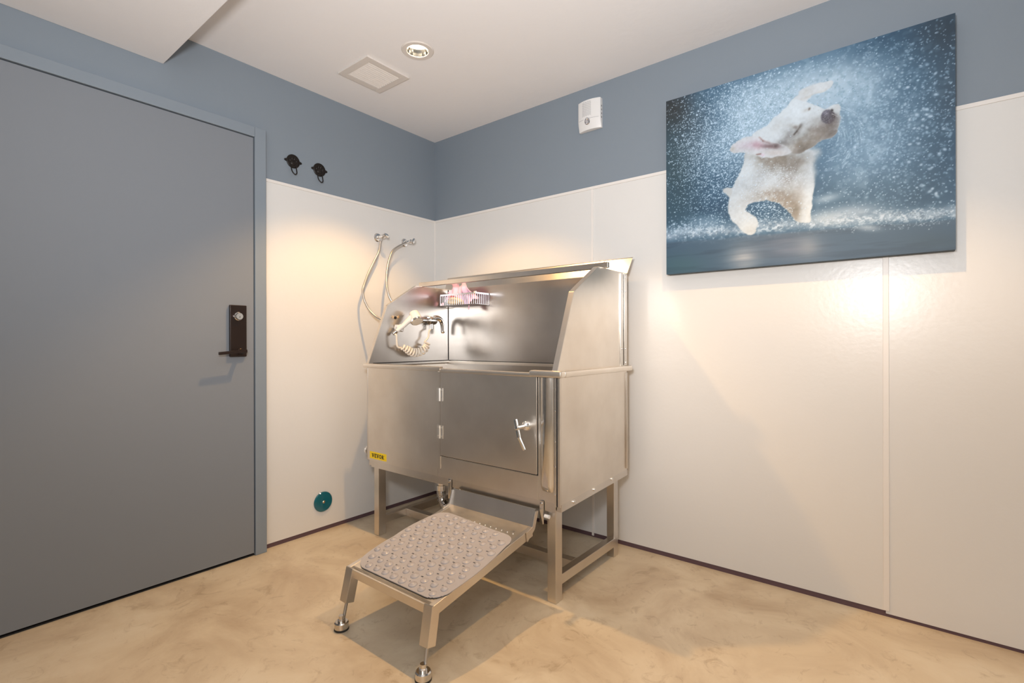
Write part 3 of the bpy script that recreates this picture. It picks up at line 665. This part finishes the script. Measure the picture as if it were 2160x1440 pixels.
# ------------------------------------------------------------------ teal cleanout cover
cc = thing('cleanout_cover', (T, -0.857, 0.163), 'round teal cover disc low on the white left wall', 'drain cover')
MB().lathe([(0.050, 0), (0.0555, 0.002), (0.0555, 0.005), (0.052, 0.009), (0.040, 0.0105), (0.005, 0.0105)], (T, -0.857, 0.163), (1, 0, 0), 40).build('cover_disc', 'teal', cc)
MB().lathe([(0.0075, 0.010), (0.0075, 0.0125), (0.005, 0.0145)], (T, -0.857, 0.163), (1, 0, 0), 16).build('screw', 'brass', cc)

# ------------------------------------------------------------------ paw hooks
def paw(y, z, label):
    o = thing('paw_hook', (0, y, z), label, 'hook', 'paw hooks above the panel')
    MB().lathe([(0.0365, 0), (0.0365, 0.004), (0.034, 0.006), (0.0315, 0.006), (0.0305, 0.0045), (0.002, 0.0045)], (0, y, z), (1, 0, 0), 32).build('hook_plate', 'iron', o)
    pw = MB()
    pw.ball((0.0045, y, z - 0.010), 0.014, 14, (0.35, 1.05, 0.85))
    for a, dz in ((-0.018, 0.004), (-0.0068, 0.0145), (0.0068, 0.0145), (0.018, 0.004)): pw.ball((0.0045, y + a, z + dz), 0.0068, 12, (0.6, 0.8, 1.3))
    pw.build('paw_relief', 'iron', o)
    for s in (-1, 1):
        e = MB().prism([(0, y + s * 0.033, z - 0.009), (0, y + s * 0.046, z - 0.005), (0, y + s * 0.049, z), (0, y + s * 0.046, z + 0.005), (0, y + s * 0.033, z + 0.009)], (0.004, 0, 0))
        e.ball((0.004, y + s * 0.042, z), 0.0032, 8); e.build('screw_tab', 'iron', o)
    lp_ = smooth_path([(0.006, y - 0.013, z - 0.026), (0.012, y - 0.014, z - 0.048), (0.019, y - 0.011, z - 0.064), (0.024, y, z - 0.074), (0.019, y + 0.011, z - 0.064), (0.012, y + 0.014, z - 0.048), (0.006, y + 0.013, z - 0.026)], 6)
    MB().tube(lp_, 0.0030, 10).build('hook_loop', 'iron', o)
paw(-1.024, 2.022, 'black iron paw print hook nearer the door frame')
paw(-0.872, 2.017, 'black iron paw print hook nearer the corner')

# ------------------------------------------------------------------ fire alarm strobe
AX0, AX1, AZ0, AZ1 = 1.166, 1.302, 2.196, 2.353
al = thing('alarm_strobe', ((AX0 + AX1) / 2, 0, AZ0), 'white fire alarm horn and strobe on the blue wall', 'alarm')
nb, nz = 16, 12; ab = MB(); vs = []
def adepth(s, tz): return 0.026 + 0.016 * (1 - (2 * s - 1) ** 2) - (0.012 * max(0, (0.30 - tz) / 0.30))
for j in range(nz + 1):
    for i in range(nb + 1):
        s, tz = i / nb, j / nz; vs.append((AX0 + (AX1 - AX0) * s, -adepth(s, tz), AZ0 + (AZ1 - AZ0) * tz))
W1 = nb + 1; k0 = len(vs)
for j in range(nz + 1):
    for i in range(nb + 1): x, y, z = vs[j * W1 + i]; vs.append((x, 0, z))
fs = []
for j in range(nz):
    for i in range(nb):
        a = j * W1 + i; fs += [(a, a + 1, a + W1 + 1, a + W1), (k0 + a, k0 + a + W1, k0 + a + W1 + 1, k0 + a + 1)]
for i in range(nb): fs += [(i, k0 + i, k0 + i + 1, i + 1), (nz * W1 + i, nz * W1 + i + 1, k0 + nz * W1 + i + 1, k0 + nz * W1 + i)]
for j in range(nz): fs += [(j * W1, (j + 1) * W1, k0 + (j + 1) * W1, k0 + j * W1), (j * W1 + nb, k0 + j * W1 + nb, k0 + (j + 1) * W1 + nb, (j + 1) * W1 + nb)]
ab.add(vs, fs).build('alarm_body', 'alarm', al, bev=0.003)
gs = MB().box(-0.0016, 0.0016, -0.0006, 0.0006, -0.0016, 0.0016).mesh('grille_hole', Vector((0, 0, 0))); gs.materials.append(M['grille'])
for i in range(9):
    s = 0.26 + i * 0.045
    gl = MB()
    for j in range(14):
        tz = 0.46 + j * 0.035; x = AX0 + (AX1 - AX0) * s; z = AZ0 + (AZ1 - AZ0) * tz + (0.0027 if i % 2 else 0)
        gl.box(x - 0.0011, x + 0.0011, -adepth(s, tz) - 0.0007, -adepth(s, tz) + 0.001, z - 0.0012, z + 0.0012)
    gl.build('grille_slot', 'grille', al)
sx0 = AX0 + (AX1 - AX0) * 0.47; sz0 = AZ0 + (AZ1 - AZ0) * 0.27
rf = MB().lathe([(0.018, 0), (0.016, 0.004), (0.007, 0.006)], (sx0, -0.036, sz0), (0, -1, 0), 20).build('strobe_reflector', 'chrome', al)
MB().ball((sx0, -0.040, sz0), 0.016, 16, (1, 0.7, 1.2)).build('strobe_lens', 'lens', al)
fc = MB()
for k in range(7): fc.ball((sx0 + 0.009 * math.cos(k * 0.9), -0.041, sz0 + 0.010 * math.sin(k * 0.9)), 0.0042, 8)
fc.build('strobe_facets', 'chrome', al); MB().ball((sx0 + 0.003, -0.047, sz0 + 0.008), 0.0045, 8).build('strobe_tube', 'brass', al)
sm_ = MB()
for i in range(1, 15):
    if 5 <= i <= 8: continue
    sa_, sb_ = i / nb, (i + 1) / nb; tz = 0.345; z = AZ0 + (AZ1 - AZ0) * tz
    sm_.prism([(AX0 + (AX1 - AX0) * sa_, -adepth(sa_, tz) - 0.0004, z), (AX0 + (AX1 - AX0) * sb_, -adepth(sb_, tz) - 0.0004, z), (AX0 + (AX1 - AX0) * sb_, -adepth(sb_, tz) + 0.003, z), (AX0 + (AX1 - AX0) * sa_, -adepth(sa_, tz) + 0.003, z)], (0, 0, 0.0010))
sm_.build('body_seam', 'grille', al)
for j in range(4): MB().box(AX1 - 0.001, AX1 + 0.0005, -0.017, -0.010, AZ0 + 0.05 + j * 0.02, AZ0 + 0.058 + j * 0.02).build('side_mark', 'grille', al)

# ------------------------------------------------------------------ ceiling vent
VX0, VX1, VY0, VY1 = 0.290, 0.538, -0.939, -0.679
ve = thing('ceiling_vent', ((VX0 + VX1) / 2, (VY0 + VY1) / 2, H - 0.012), 'square white louvred air vent in the ceiling', 'vent')
fw_ = 0.036; fr = MB()
for x0, x1, y0, y1 in ((VX0, VX1, VY0, VY0 + fw_), (VX0, VX1, VY1 - fw_, VY1), (VX0, VX0 + fw_, VY0 + fw_, VY1 - fw_), (VX1 - fw_, VX1, VY0 + fw_, VY1 - fw_)):
    fr.box(x0, x1, y0, y1, H - 0.010, H)
fr.build('vent_frame', 'ring', ve, bev=0.0015)
MB().box(VX0 + 0.03, VX1 - 0.03, VY0 + 0.03, VY1 - 0.03, H - 0.001, H - 0.0002).build('throat_shade_sheet', 'throat', ve)  # flat dark sheet, shade behind the slats painted as its colour
ns = 11; pw_ = (VX1 - VX0 - 2 * fw_) / ns
sl = MB().prism([(0.0040, 0, 0.0040), (0.0034, 0, 0.0052), (-0.0052, 0, 0.0010), (-0.0046, 0, -0.0010)], (0, VY1 - VY0 - 2 * fw_ + 0.002, 0)).mesh('slat', Vector((0, 0, 0))); sl.materials.append(M['trim'])
for i in range(ns): inst(sl, 'slat', ve, (VX0 + fw_ + pw_ * (i + 0.5), VY0 + fw_ - 0.001, H - 0.0085))

# ------------------------------------------------------------------ recessed downlight
def downlight(DL, label):
    do = thing('recessed_downlight', (DL[0], DL[1], H), label, 'ceiling light', 'recessed downlights')
    tr = MB(); n = 40; vs = []
    for r, z in ((0.050, H - 0.001), (0.052, H - 0.005), (0.072, H - 0.005), (0.077, H - 0.0005)):
        vs += [(DL[0] + r * math.cos(2 * math.pi * k / n), DL[1] + r * math.sin(2 * math.pi * k / n), z) for k in range(n)]
    tr.add(vs, [(i * n + k, i * n + (k + 1) % n, (i + 1) * n + (k + 1) % n, (i + 1) * n + k) for i in range(3) for k in range(n)]).build('trim_ring', 'ring', do, fix=False)
    rc = MB(); n = 14; vs = []
    for r, z in ((0.051, H - 0.002), (0.0495, H + 0.010), (0.047, H + 0.020), (0.043, H + 0.030)):
        vs += [(DL[0] + r * math.cos(2 * math.pi * k / n + .2), DL[1] + r * math.sin(2 * math.pi * k / n + .2), z) for k in range(n)]
    rc.add(vs, [(i * n + k, (i + 1) * n + k, (i + 1) * n + (k + 1) % n, i * n + (k + 1) % n) for i in range(3) for k in range(n)]).build('reflector_cone', 'reflector', do, fix=False, ang=10)
    MB().lathe([(0.043, 0), (0.034, -0.005), (0.008, -0.008)], (DL[0], DL[1], H + 0.032), (0, 0, 1), 20).build('lamp_lens', 'lamp', do)
downlight(DL, 'round recessed downlight with faceted reflector beside the ceiling vent')
downlight(DL2, 'round recessed downlight above the canvas print, outside the picture')

# ------------------------------------------------------------------ canvas print
CX0, CX1, CZ0, CZ1, CYF = 1.6705, 2.709, 1.376, 2.205, -0.057
cv_ = thing('canvas_print', ((CX0 + CX1) / 2, 0, CZ0), 'large canvas photo print of a white dog shaking off water', 'picture')
bx = MB().box(CX0, CX1, CYF + 0.0008, -0.012, CZ0, CZ1); bx.build('canvas_body', 'canvas_side', cv_, bev=0.002)
IW, IH = 620, 500
u_, v_ = np.meshgrid((np.arange(IW) + 0.0) / (IW - 1), (np.arange(IH) + 0.0) / (IH - 1))   # v up
# photo-pixel coordinates of every print point (homography of the canvas corners), so traced outlines can be used as read
PXw = CX0 + (CX1 - CX0) * u_; PZw = CZ0 + (CZ1 - CZ0) * v_
D = np.stack([PXw - CAM[0], np.full_like(PXw, CYF - CAM[1]), PZw - CAM[2]], -1)
zc = D @ FW; PU = 1080 + F * (D @ RT) / zc; PV = 720 - F * (D @ UP) / zc
rng = np.random.default_rng(3)
img = np.zeros((IH, IW, 3))
def blend(mask, col): 
    global img
    img = img * (1 - mask[..., None]) + np.array(col, float) * mask[..., None]
def blob(x, y, rx, ry, ang=0, soft=1.0):
    a = math.radians(ang); dx, dy = PU - x, PV - y
    p_, q_ = (dx * math.cos(a) + dy * math.sin(a)) / rx, (-dx * math.sin(a) + dy * math.cos(a)) / ry
    return np.exp(-(p_ ** 2 + q_ ** 2) * soft)
def sstep(a, b_, x): t_ = np.clip((x - a) / (b_ - a), 0, 1); return t_ * t_ * (3 - 2 * t_)
def vnoise(sx, sy, seed, oct=3):
    r = np.random.default_rng(seed); out = 0; amp = 1; tot = 0
    for o in range(oct):
        g = r.random((int(sy * 2 ** o) + 3, int(sx * 2 ** o) + 3)); X = u_ * sx * 2 ** o; Y = v_ * sy * 2 ** o
        i, j = X.astype(int), Y.astype(int); fx, fy = X - i, Y - j; fx = fx * fx * (3 - 2 * fx); fy = fy * fy * (3 - 2 * fy)
        out = out + amp * ((g[j, i] * (1 - fx) + g[j, i + 1] * fx) * (1 - fy) + (g[j + 1, i] * (1 - fx) + g[j + 1, i + 1] * fx) * fy); tot += amp; amp *= .55
    return out / tot
def poly_sd(pts):
    q = [(p.x, p.y) for p in smooth_path([(x, y, 0) for x, y in pts], 3, True)]
    d = np.full(PU.shape, 1e9); insd = np.zeros(PU.shape, bool); j = len(q) - 1
    for i in range(len(q)):
        (xi, yi), (xj, yj) = q[i], q[j]; ex, ey = xj - xi, yj - yi; wx, wy = PU - xi, PV - yi
        tt = np.clip((wx * ex + wy * ey) / (ex * ex + ey * ey + 1e-9), 0, 1); d = np.minimum(d, (wx - ex * tt) ** 2 + (wy - ey * tt) ** 2)
        insd ^= ((yi > PV) != (yj > PV)) & (PU < ex * (PV - yi) / (ey + 1e-12) + xi); j = i
    d = np.sqrt(d); return np.where(insd, d, -d)
def strokem(x0, y0, x1, y1, w_):
    ex, ey = x1 - x0, y1 - y0; tt = np.clip(((PU - x0) * ex + (PV - y0) * ey) / (ex * ex + ey * ey), 0, 1)
    return np.exp(-(((PU - x0 - ex * tt) ** 2 + (PV - y0 - ey * tt) ** 2) / w_ ** 2))
A = lambda pts: [(1520 + x / 7.2, 160 + y / 7.2) for x, y in pts]
B = lambda pts: [(1500 + x / 7.2, 320 + y / 7.2) for x, y in pts]
# background
img[:] = (50, 84, 108)
img += (vnoise(5, 4, 1)[..., None] - .5) * 40
blend(0.95 * blob(1418, 235, 52, 62), (44, 40, 38)); blend(0.85 * blob(1420, 340, 48, 95), (42, 62, 66)); blend(0.55 * blob(1460, 290, 40, 60), (50, 66, 76))
blend(0.9 * blob(2000, 60, 80, 75), (38, 54, 66)); blend(0.75 * blob(2010, 190, 50, 90), (44, 62, 76)); blend(0.5 * blob(1960, 330, 90, 110), (52, 76, 92))
blend(0.55 * blob(1420, 440, 60, 60), (58, 84, 92)); blend(0.25 * blob(1470, 220, 10, 26, 20), (100, 130, 145))
mist = 0.92 * blob(1725, 185, 125, 62, -14) + 0.85 * blob(1605, 245, 85, 80) + 0.55 * blob(1800, 300, 95, 95) + 0.40 * blob(1530, 320, 90, 70) + .35 * blob(1870, 250, 110, 130)
mist *= 0.62 + 0.75 * vnoise(14, 11, 5, 4); blend(np.clip(mist, 0, 0.96), (178, 196, 208))
blend(0.85 * blob(1735, 180, 95, 34, -16), (196, 208, 216))
# streaky spray
blend(0.35 * sstep(.52, .75, vnoise(60, 46, 9, 2)) * np.clip(mist + .15, 0, 1), (214, 226, 234)); blend(0.30 * sstep(.52, .8, vnoise(70, 50, 12, 2)) * np.clip(mist + .1, 0, .9), (96, 130, 146))
# water
yl = 511 - 0.082 * (PU - 1406) + 5 * (vnoise(9, 2, 4, 2) - .5)      # lower edge of the foam
below = sstep(-3, 4, PV - yl)
blend(below, (70, 92, 110)); blend(below * 0.7 * sstep(.45, .7, vnoise(5, 40, 21, 3)), (54, 74, 91))
blend(below * 0.80 * blob(1570, 545, 34, 30) * (.6 + .8 * vnoise(6, 60, 23)), (176, 172, 170)); blend(below * 0.6 * blob(1665, 520, 75, 30) * (.6 + .8 * vnoise(6, 60, 24)), (138, 134, 142)); blend(below * 0.55 * blob(1705, 520, 24, 22), (166, 162, 160))
blend(below * 0.5 * blob(1430, 560, 60, 26), (60, 96, 98)); blend(below * 0.5 * blob(1980, 510, 80, 20), (62, 80, 90))
band = np.exp(-((PV - (yl - 16)) / 13) ** 2)
blend(np.clip(band * (0.35 + 0.9 * vnoise(46, 60, 31, 3)) * 0.9, 0, 1), (176, 186, 196)); blend(np.clip(0.8 * band * sstep(.55, .72, vnoise(90, 90, 33, 2)), 0, 1), (222, 226, 230)); blend(np.clip(0.55 * band * sstep(.58, .76, vnoise(80, 90, 35, 2)), 0, 1), (92, 110, 124))
blend(0.75 * blob(1790, 447, 70, 16, -6), (186, 192, 200)); blend(0.7 * blob(1745, 418, 30, 9, -14), (190, 200, 208)); blend(0.6 * blob(1830, 480, 26, 7, 4), (206, 210, 214)); blend(0.6 * blob(1740, 462, 36, 14), (214, 214, 214))
blend(0.6 * blob(1490, 468, 40, 14), (160, 180, 194)); blend(0.5 * blob(1440, 487, 26, 7), (180, 196, 206))
# droplets behind the dog
def drops(n_, cx, cy, rx, ry, r0, r1, a0, a1, col=(224, 236, 246), ymax=470, swirl=False):
    global img
    for _ in range(n_):
        if rx is None: x, y = rng.uniform(1408, 2018), rng.uniform(40, ymax)
        else: x, y = rng.normal(cx, rx), rng.normal(cy, ry)
        if y > ymax: continue
        # photo pixel -> print raster
        d = FW + RT * (x - 1080) / F + UP * (720 - y) / F; k = (CYF - CAM[1]) / d[1]; px, pz_ = CAM[0] + d[0] * k, CAM[2] + d[2] * k
        i, j = (px - CX0) / (CX1 - CX0) * (IW - 1), (pz_ - CZ0) / (CZ1 - CZ0) * (IH - 1)
        if not (1 < i < IW - 2 and 1 < j < IH - 2): continue
        r = rng.uniform(r0, r1) ; R4 = int(r * 3) + 2; i0, i1, j0, j1 = max(0, int(i) - R4), min(IW, int(i) + R4 + 1), max(0, int(j) - R4), min(IH, int(j) + R4 + 1)
        yy, xx = np.mgrid[j0:j1, i0:i1]; th = rng.uniform(0.0, 3.1); dx, dy = xx - i, yy - j; el = rng.uniform(1.0, 1.5)
        p_, q_ = dx * math.cos(th) + dy * math.sin(th), -dx * math.sin(th) + dy * math.cos(th)
        mk = rng.uniform(a0, a1) * np.exp(-((p_ / el) ** 2 + q_ ** 2) ** 1.5 / r ** 3)[..., None]
        img[j0:j1, i0:i1] = img[j0:j1, i0:i1] * (1 - mk) + np.array(col) * mk
drops(1900, 1700, 250, None, None, 0.7, 1.3, .3, .8)
drops(3000, 1530, 300, 58, 85, 0.7, 1.5, .4, .98); drops(1300, 1590, 230, 60, 60, 0.8, 1.7, .4, .9); drops(900, 1470, 330, 45, 60, 0.7, 1.4, .4, .95)
drops(500, 1570, 250, 60, 60, 0.9, 1.6, .2, .45, (90, 122, 140)); drops(500, 1820, 290, 80, 80, 0.9, 1.8, .2, .45, (90, 124, 140))
drops(1700, 1860, 250, 90, 100, 0.8, 1.9, .15, .6, (186, 206, 220)); drops(360, 1900, 240, 80, 110, 1.6, 3.0, .15, .6, (178, 198, 212)); drops(60, 1930, 240, 70, 110, 2.0, 3.2, .5, .85, (206, 218, 228))
drops(300, 1450, 480, 45, 9, 0.8, 2.2, .3, .8, (206, 218, 228), ymax=505); drops(420, 1720, 470, 150, 9, 0.7, 1.4, .25, .7, (206, 212, 218), ymax=500); drops(220, 1930, 455, 70, 8, 0.7, 1.6, .3, .75, (206, 214, 222), ymax=480)
# whisker spray arcs right of the nose
for k in range(46):
    a0 = rng.uniform(-1.6, 1.3); rr_ = rng.uniform(25, 78); a1 = a0 + rng.uniform(.15, .4)
    blend(rng.uniform(.2, .5) * strokem(1742 + rr_ * math.cos(a0), 285 + rr_ * .9 * math.sin(a0), 1742 + rr_ * 1.05 * math.cos(a1), 285 + rr_ * .95 * math.sin(a1), .9), (222, 232, 238))
# dog
fur = (vnoise(50, 40, 41, 3) - .5)
body = poly_sd(B([(520, 20), (485, 180), (425, 330), (362, 460), (322, 560), (322, 640), (288, 700), (255, 800), (250, 900), (290, 985), (335, 1065), (420, 1135), (500, 1220), (570, 1255), (650, 1240), (690, 1170), (712, 1070), (690, 1000), (615, 955), (540, 900), (525, 855), (570, 800), (660, 768), (780, 750), (900, 745), (1020, 775), (1120, 850), (1200, 930), (1260, 1010), (1330, 1070), (1440, 1080), (1515, 1040), (1512, 900), (1542, 720), (1566, 500), (1572, 350), (1562, 200), (1600, 90), (1640, -20), (1300, -90), (700, -90)]))
tail = poly_sd(B([(178, 598), (205, 560), (270, 545), (335, 575), (330, 680), (285, 690), (235, 650)]))
head = poly_sd(A([(1110, 360), (1040, 420), (980, 485), (900, 570), (800, 650), (720, 750), (600, 815), (540, 850), (480, 910), (560, 1010), (700, 1150), (900, 1205), (1080, 1180), (1200, 1190), (1300, 1140), (1400, 1080), (1500, 1000), (1600, 960), (1690, 940), (1750, 870), (1800, 760), (1820, 650), (1802, 560), (1822, 470), (1780, 425), (1700, 440), (1640, 478), (1580, 505), (1480, 460), (1400, 425), (1320, 405), (1250, 385)]))
ear1 = poly_sd(A([(490, 905), (330, 955), (220, 1010), (150, 1085), (155, 1135), (215, 1168), (330, 1162), (420, 1182), (540, 1205), (640, 1238), (760, 1242), (880, 1218), (1010, 1200), (1080, 1150), (960, 1050), (800, 1010), (640, 940), (580, 915)]))
ear2 = poly_sd(A([(1110, 360), (1175, 295), (1190, 232), (1280, 180), (1400, 130), (1560, 92), (1680, 72), (1708, 100), (1690, 160), (1620, 212), (1500, 252), (1400, 292), (1330, 352), (1270, 400)]))
soft = lambda d, w_=2.2: sstep(-w_, w_, d + fur * 5)
blend(soft(tail), (206, 200, 194))
mb_ = sstep(-1, 1, (body + fur * 5) / (2.2 + 9 * sstep(1695, 1722, PU) * sstep(400, 350, PV))); keep = img.copy()
blend(mb_, (208, 205, 202))
def dab(m_, msk, col): blend(np.clip(m_ * msk, 0, 1), col)
pB = lambda x, y: (1500 + x / 7.2, 320 + y / 7.2); pA = lambda x, y: (1520 + x / 7.2, 160 + y / 7.2)
dab(1.2 * blob(*pB(1010, 130), 66, 24, 4) * (.85 + fur), mb_, (146, 130, 114)); dab(.7 * blob(*pB(1150, 250), 46, 18, -20) * (.8 + fur), mb_, (158, 144, 132)); dab(.8 * blob(*pB(1160, 420), 14, 16) * (.8 + fur), mb_, (172, 158, 148))
dab(1.1 * blob(*pB(960, 680), 42, 17, 5) * (.8 + fur), mb_, (160, 142, 126)); dab(1.1 * blob(*pB(1180, 760), 22, 26, 50) * (.8 + fur), mb_, (158, 142, 126)); dab(1.1 * blob(*pB(1280, 900), 11, 26, 0), mb_, (146, 132, 116))
dab(.6 * blob(*pB(1330, 620), 10, 22, 10), mb_, (178, 164, 154)); dab(.45 * blob(*pB(520, 520), 18, 10, 20), mb_, (172, 168, 166)); dab(.4 * blob(*pB(720, 420), 20, 40, 20), mb_, (194, 188, 184)); dab(.45 * blob(*pB(540, 760), 20, 16), mb_, (196, 186, 178))
dab(.7 * blob(*pB(600, 1190), 20, 14), mb_, (214, 202, 188)); dab(.6 * blob(*pB(1480, 950), 8, 26), mb_, (222, 212, 200)); dab(.5 * blob(*pB(1530, 400), 10, 50), mb_, (220, 218, 216)); dab(.6 * blob(*pB(560, 260), 16, 46, 12), mb_, (222, 220, 216))
me2 = soft(ear2); blend(me2, (214, 208, 204)); dab(.55 * blob(*pA(1420, 285), 32, 3.2, -22), me2, (196, 176, 160)); dab(.5 * blob(*pA(1300, 250), 12, 7, -35), me2, (208, 196, 184))
mh = soft(head, 1.8); blend(mh, (212, 210, 208))
hf = (.85 + 1.2 * fur)
dab(.95 * blob(*pA(1640, 830), 30, 22, -35) * hf, mh, (112, 98, 90)); dab(1.0 * blob(*pA(1480, 860), 32, 22, -25) * hf, mh, (132, 118, 108)); dab(1.0 * blob(*pA(1260, 1010), 40, 18, -20) * hf, mh, (150, 134, 118)); dab(1.0 * blob(*pA(1250, 1120), 30, 9, -18), mh, (136, 120, 106))
dab(.65 * blob(*pA(1010, 920), 13, 18, 20) * hf, mh, (152, 146, 142)); dab(.6 * blob(*pA(940, 1020), 14, 6, 10), mh, (120, 112, 108)); dab(.55 * blob(*pA(1200, 900), 20, 12, -30), mh, (176, 170, 164)); dab(.5 * blob(*pA(860, 780), 18, 9, -50), mh, (192, 184, 176)); dab(.7 * blob(*pA(1430, 680), 18, 8, -18) * hf, mh, (168, 160, 154)); dab(.35 * blob(*pA(1150, 650), 40, 5, -8), mh, (188, 184, 180))
dab(.5 * blob(*pA(1000, 1110), 22, 9, 0), mh, (206, 188, 176)); dab(.8 * blob(*pA(1160, 480), 34, 20, -30), mh, (222, 222, 222)); dab(.7 * blob(*pA(1770, 480), 10, 8), mh, (206, 198, 190))
m1 = soft(ear1, 1.8); blend(m1, (210, 202, 198)); dab(.85 * blob(*pA(470, 1050), 34, 9, -4), m1, (206, 178, 186)); dab(.8 * blob(*pA(560, 1050), 12, 9, 15), m1, (200, 152, 160)); dab(.85 * blob(*pA(760, 1070), 22, 5, 2), m1, (136, 106, 106)); dab(.7 * blob(*pA(840, 1060), 8, 6), m1, (104, 84, 82)); dab(.7 * blob(*pA(840, 1170), 26, 7, 0), m1, (214, 190, 178)); dab(.6 * strokem(*pA(590, 930), *pA(640, 985), 2.2), m1, (164, 124, 116)); dab(.5 * strokem(*pA(640, 985), *pA(740, 1020), 2.6), m1, (150, 120, 112)); dab(.8 * strokem(*pA(545, 1195), *pA(610, 1185), 1.6), m1, (140, 100, 90)); dab(.8 * blob(*pA(640, 1200), 4, 3), m1, (226, 180, 196)); dab(.8 * blob(*pA(180, 1110), 5, 6), m1, (196, 182, 168))
# eyes, nose
blend(.9 * strokem(*pA(1115, 890), *pA(1160, 840), 1.7), (70, 60, 54)); blend(.85 * strokem(*pA(1160, 840), *pA(1205, 775), 1.6) * (.8 + fur * 1.2), (66, 56, 50)); blend(.6 * blob(*pA(1215, 755), 5, 3.5, -40), (84, 72, 66)); blend(.5 * blob(*pA(1080, 760), 16, 5, 10), (176, 166, 156)); blend(.45 * blob(*pA(1040, 940), 9, 22, 25), (150, 142, 136)); blend(.45 * blob(*pA(1180, 830), 14, 5, -52), (120, 108, 100)); blend(.5 * blob(*pA(1140, 780), 6, 4), (120, 104, 94)); blend(.8 * blob(*pA(1348, 502), 3.4, 2.2, -60), (84, 66, 54)); blend(.4 * blob(*pA(1300, 520), 9, 4, -20), (160, 140, 124))
blend(sstep(0.28, 0.5, blob(*pA(1632, 620), 15, 15.5, 40)), (92, 84, 92)); blend(.7 * blob(*pA(1600, 560), 7, 6, -40), (132, 124, 138)); blend(.85 * blob(*pA(1590, 660), 7, 6), (66, 58, 66)); blend(.8 * blob(*pA(1720, 600), 8, 5, 40), (74, 62, 62)); blend(.95 * blob(*pA(1693, 522), 2.6, 3), (40, 34, 36)); blend(.8 * strokem(*pA(1690, 575), *pA(1780, 620), .9), (196, 186, 182)); blend(.6 * blob(*pA(1705, 690), 14, 7, -30), (110, 94, 90))
dogm = np.clip(mb_ + mh + m1 + me2, 0, 1)
img += (dogm * ((vnoise(110, 90, 51, 2) - .5) * 20 + (vnoise(18, 15, 55, 3) - .5) * 34))[..., None] * np.array((1, .98, .95))
lum = np.clip((img.mean(-1) - 150) / 60, 0, 1) * dogm
blend(.35 * lum, (236, 236, 236))
# water beads on the fur and thin drops in front
drops(420, 1640, 372, 26, 12, 0.6, 1.2, .3, .8, (232, 230, 228)); drops(260, 1600, 400, 22, 20, 0.6, 1.1, .3, .7, (228, 226, 224)); drops(240, 1740, 240, 14, 14, .5, .9, .2, .5, (200, 190, 184))
drops(500, 1530, 400, 60, 60, 0.7, 1.3, .3, .8); drops(260, 1630, 445, 28, 14, .7, 1.4, .4, .9)
img = np.clip(img, 0, 255) / 255
linv = np.where(img <= 0.04045, img / 12.92, ((img + 0.055) / 1.055) ** 2.4) * np.array((0.85, 1.0, 1.14))
me = bpy.data.meshes.new('printed_face')
off = ORG[cv_]
co_ = np.stack([PXw - off.x, np.full_like(PXw, CYF - off.y), PZw - off.z], -1).reshape(-1, 3).astype(np.float32)
ii = np.arange(IW * IH).reshape(IH, IW); q = np.stack([ii[:-1, :-1], ii[:-1, 1:], ii[1:, 1:], ii[1:, :-1]], -1).reshape(-1, 4).astype(np.int32)
me.vertices.add(len(co_)); me.vertices.foreach_set('co', co_.ravel()); me.loops.add(q.size); me.loops.foreach_set('vertex_index', q.ravel())
me.polygons.add(len(q)); me.polygons.foreach_set('loop_start', np.arange(0, q.size, 4, dtype=np.int32)); me.polygons.foreach_set('loop_total', np.full(len(q), 4, np.int32)); me.update(calc_edges=True)
at = me.color_attributes.new('print', 'FLOAT_COLOR', 'POINT')
at.data.foreach_set('color', np.concatenate([linv.reshape(-1, 3), np.ones((IW * IH, 1))], 1).astype(np.float32).ravel())
pm = mat('canvas_print_ink', (1, 1, 1, 1), 0.5); M['print'] = pm
an = N(pm, 'ShaderNodeVertexColor', layer_name='print'); hsv = N(pm, 'ShaderNodeHueSaturation'); hsv.inputs['Value'].default_value = 0.84; L(pm, an, 'Color', hsv, 'Color')
L(pm, hsv, 'Color', pm.node_tree.nodes['Principled BSDF'], 'Base Color')
me.materials.append(pm); po = bpy.data.objects.new('printed_face', me); COL.objects.link(po); po.parent = cv_
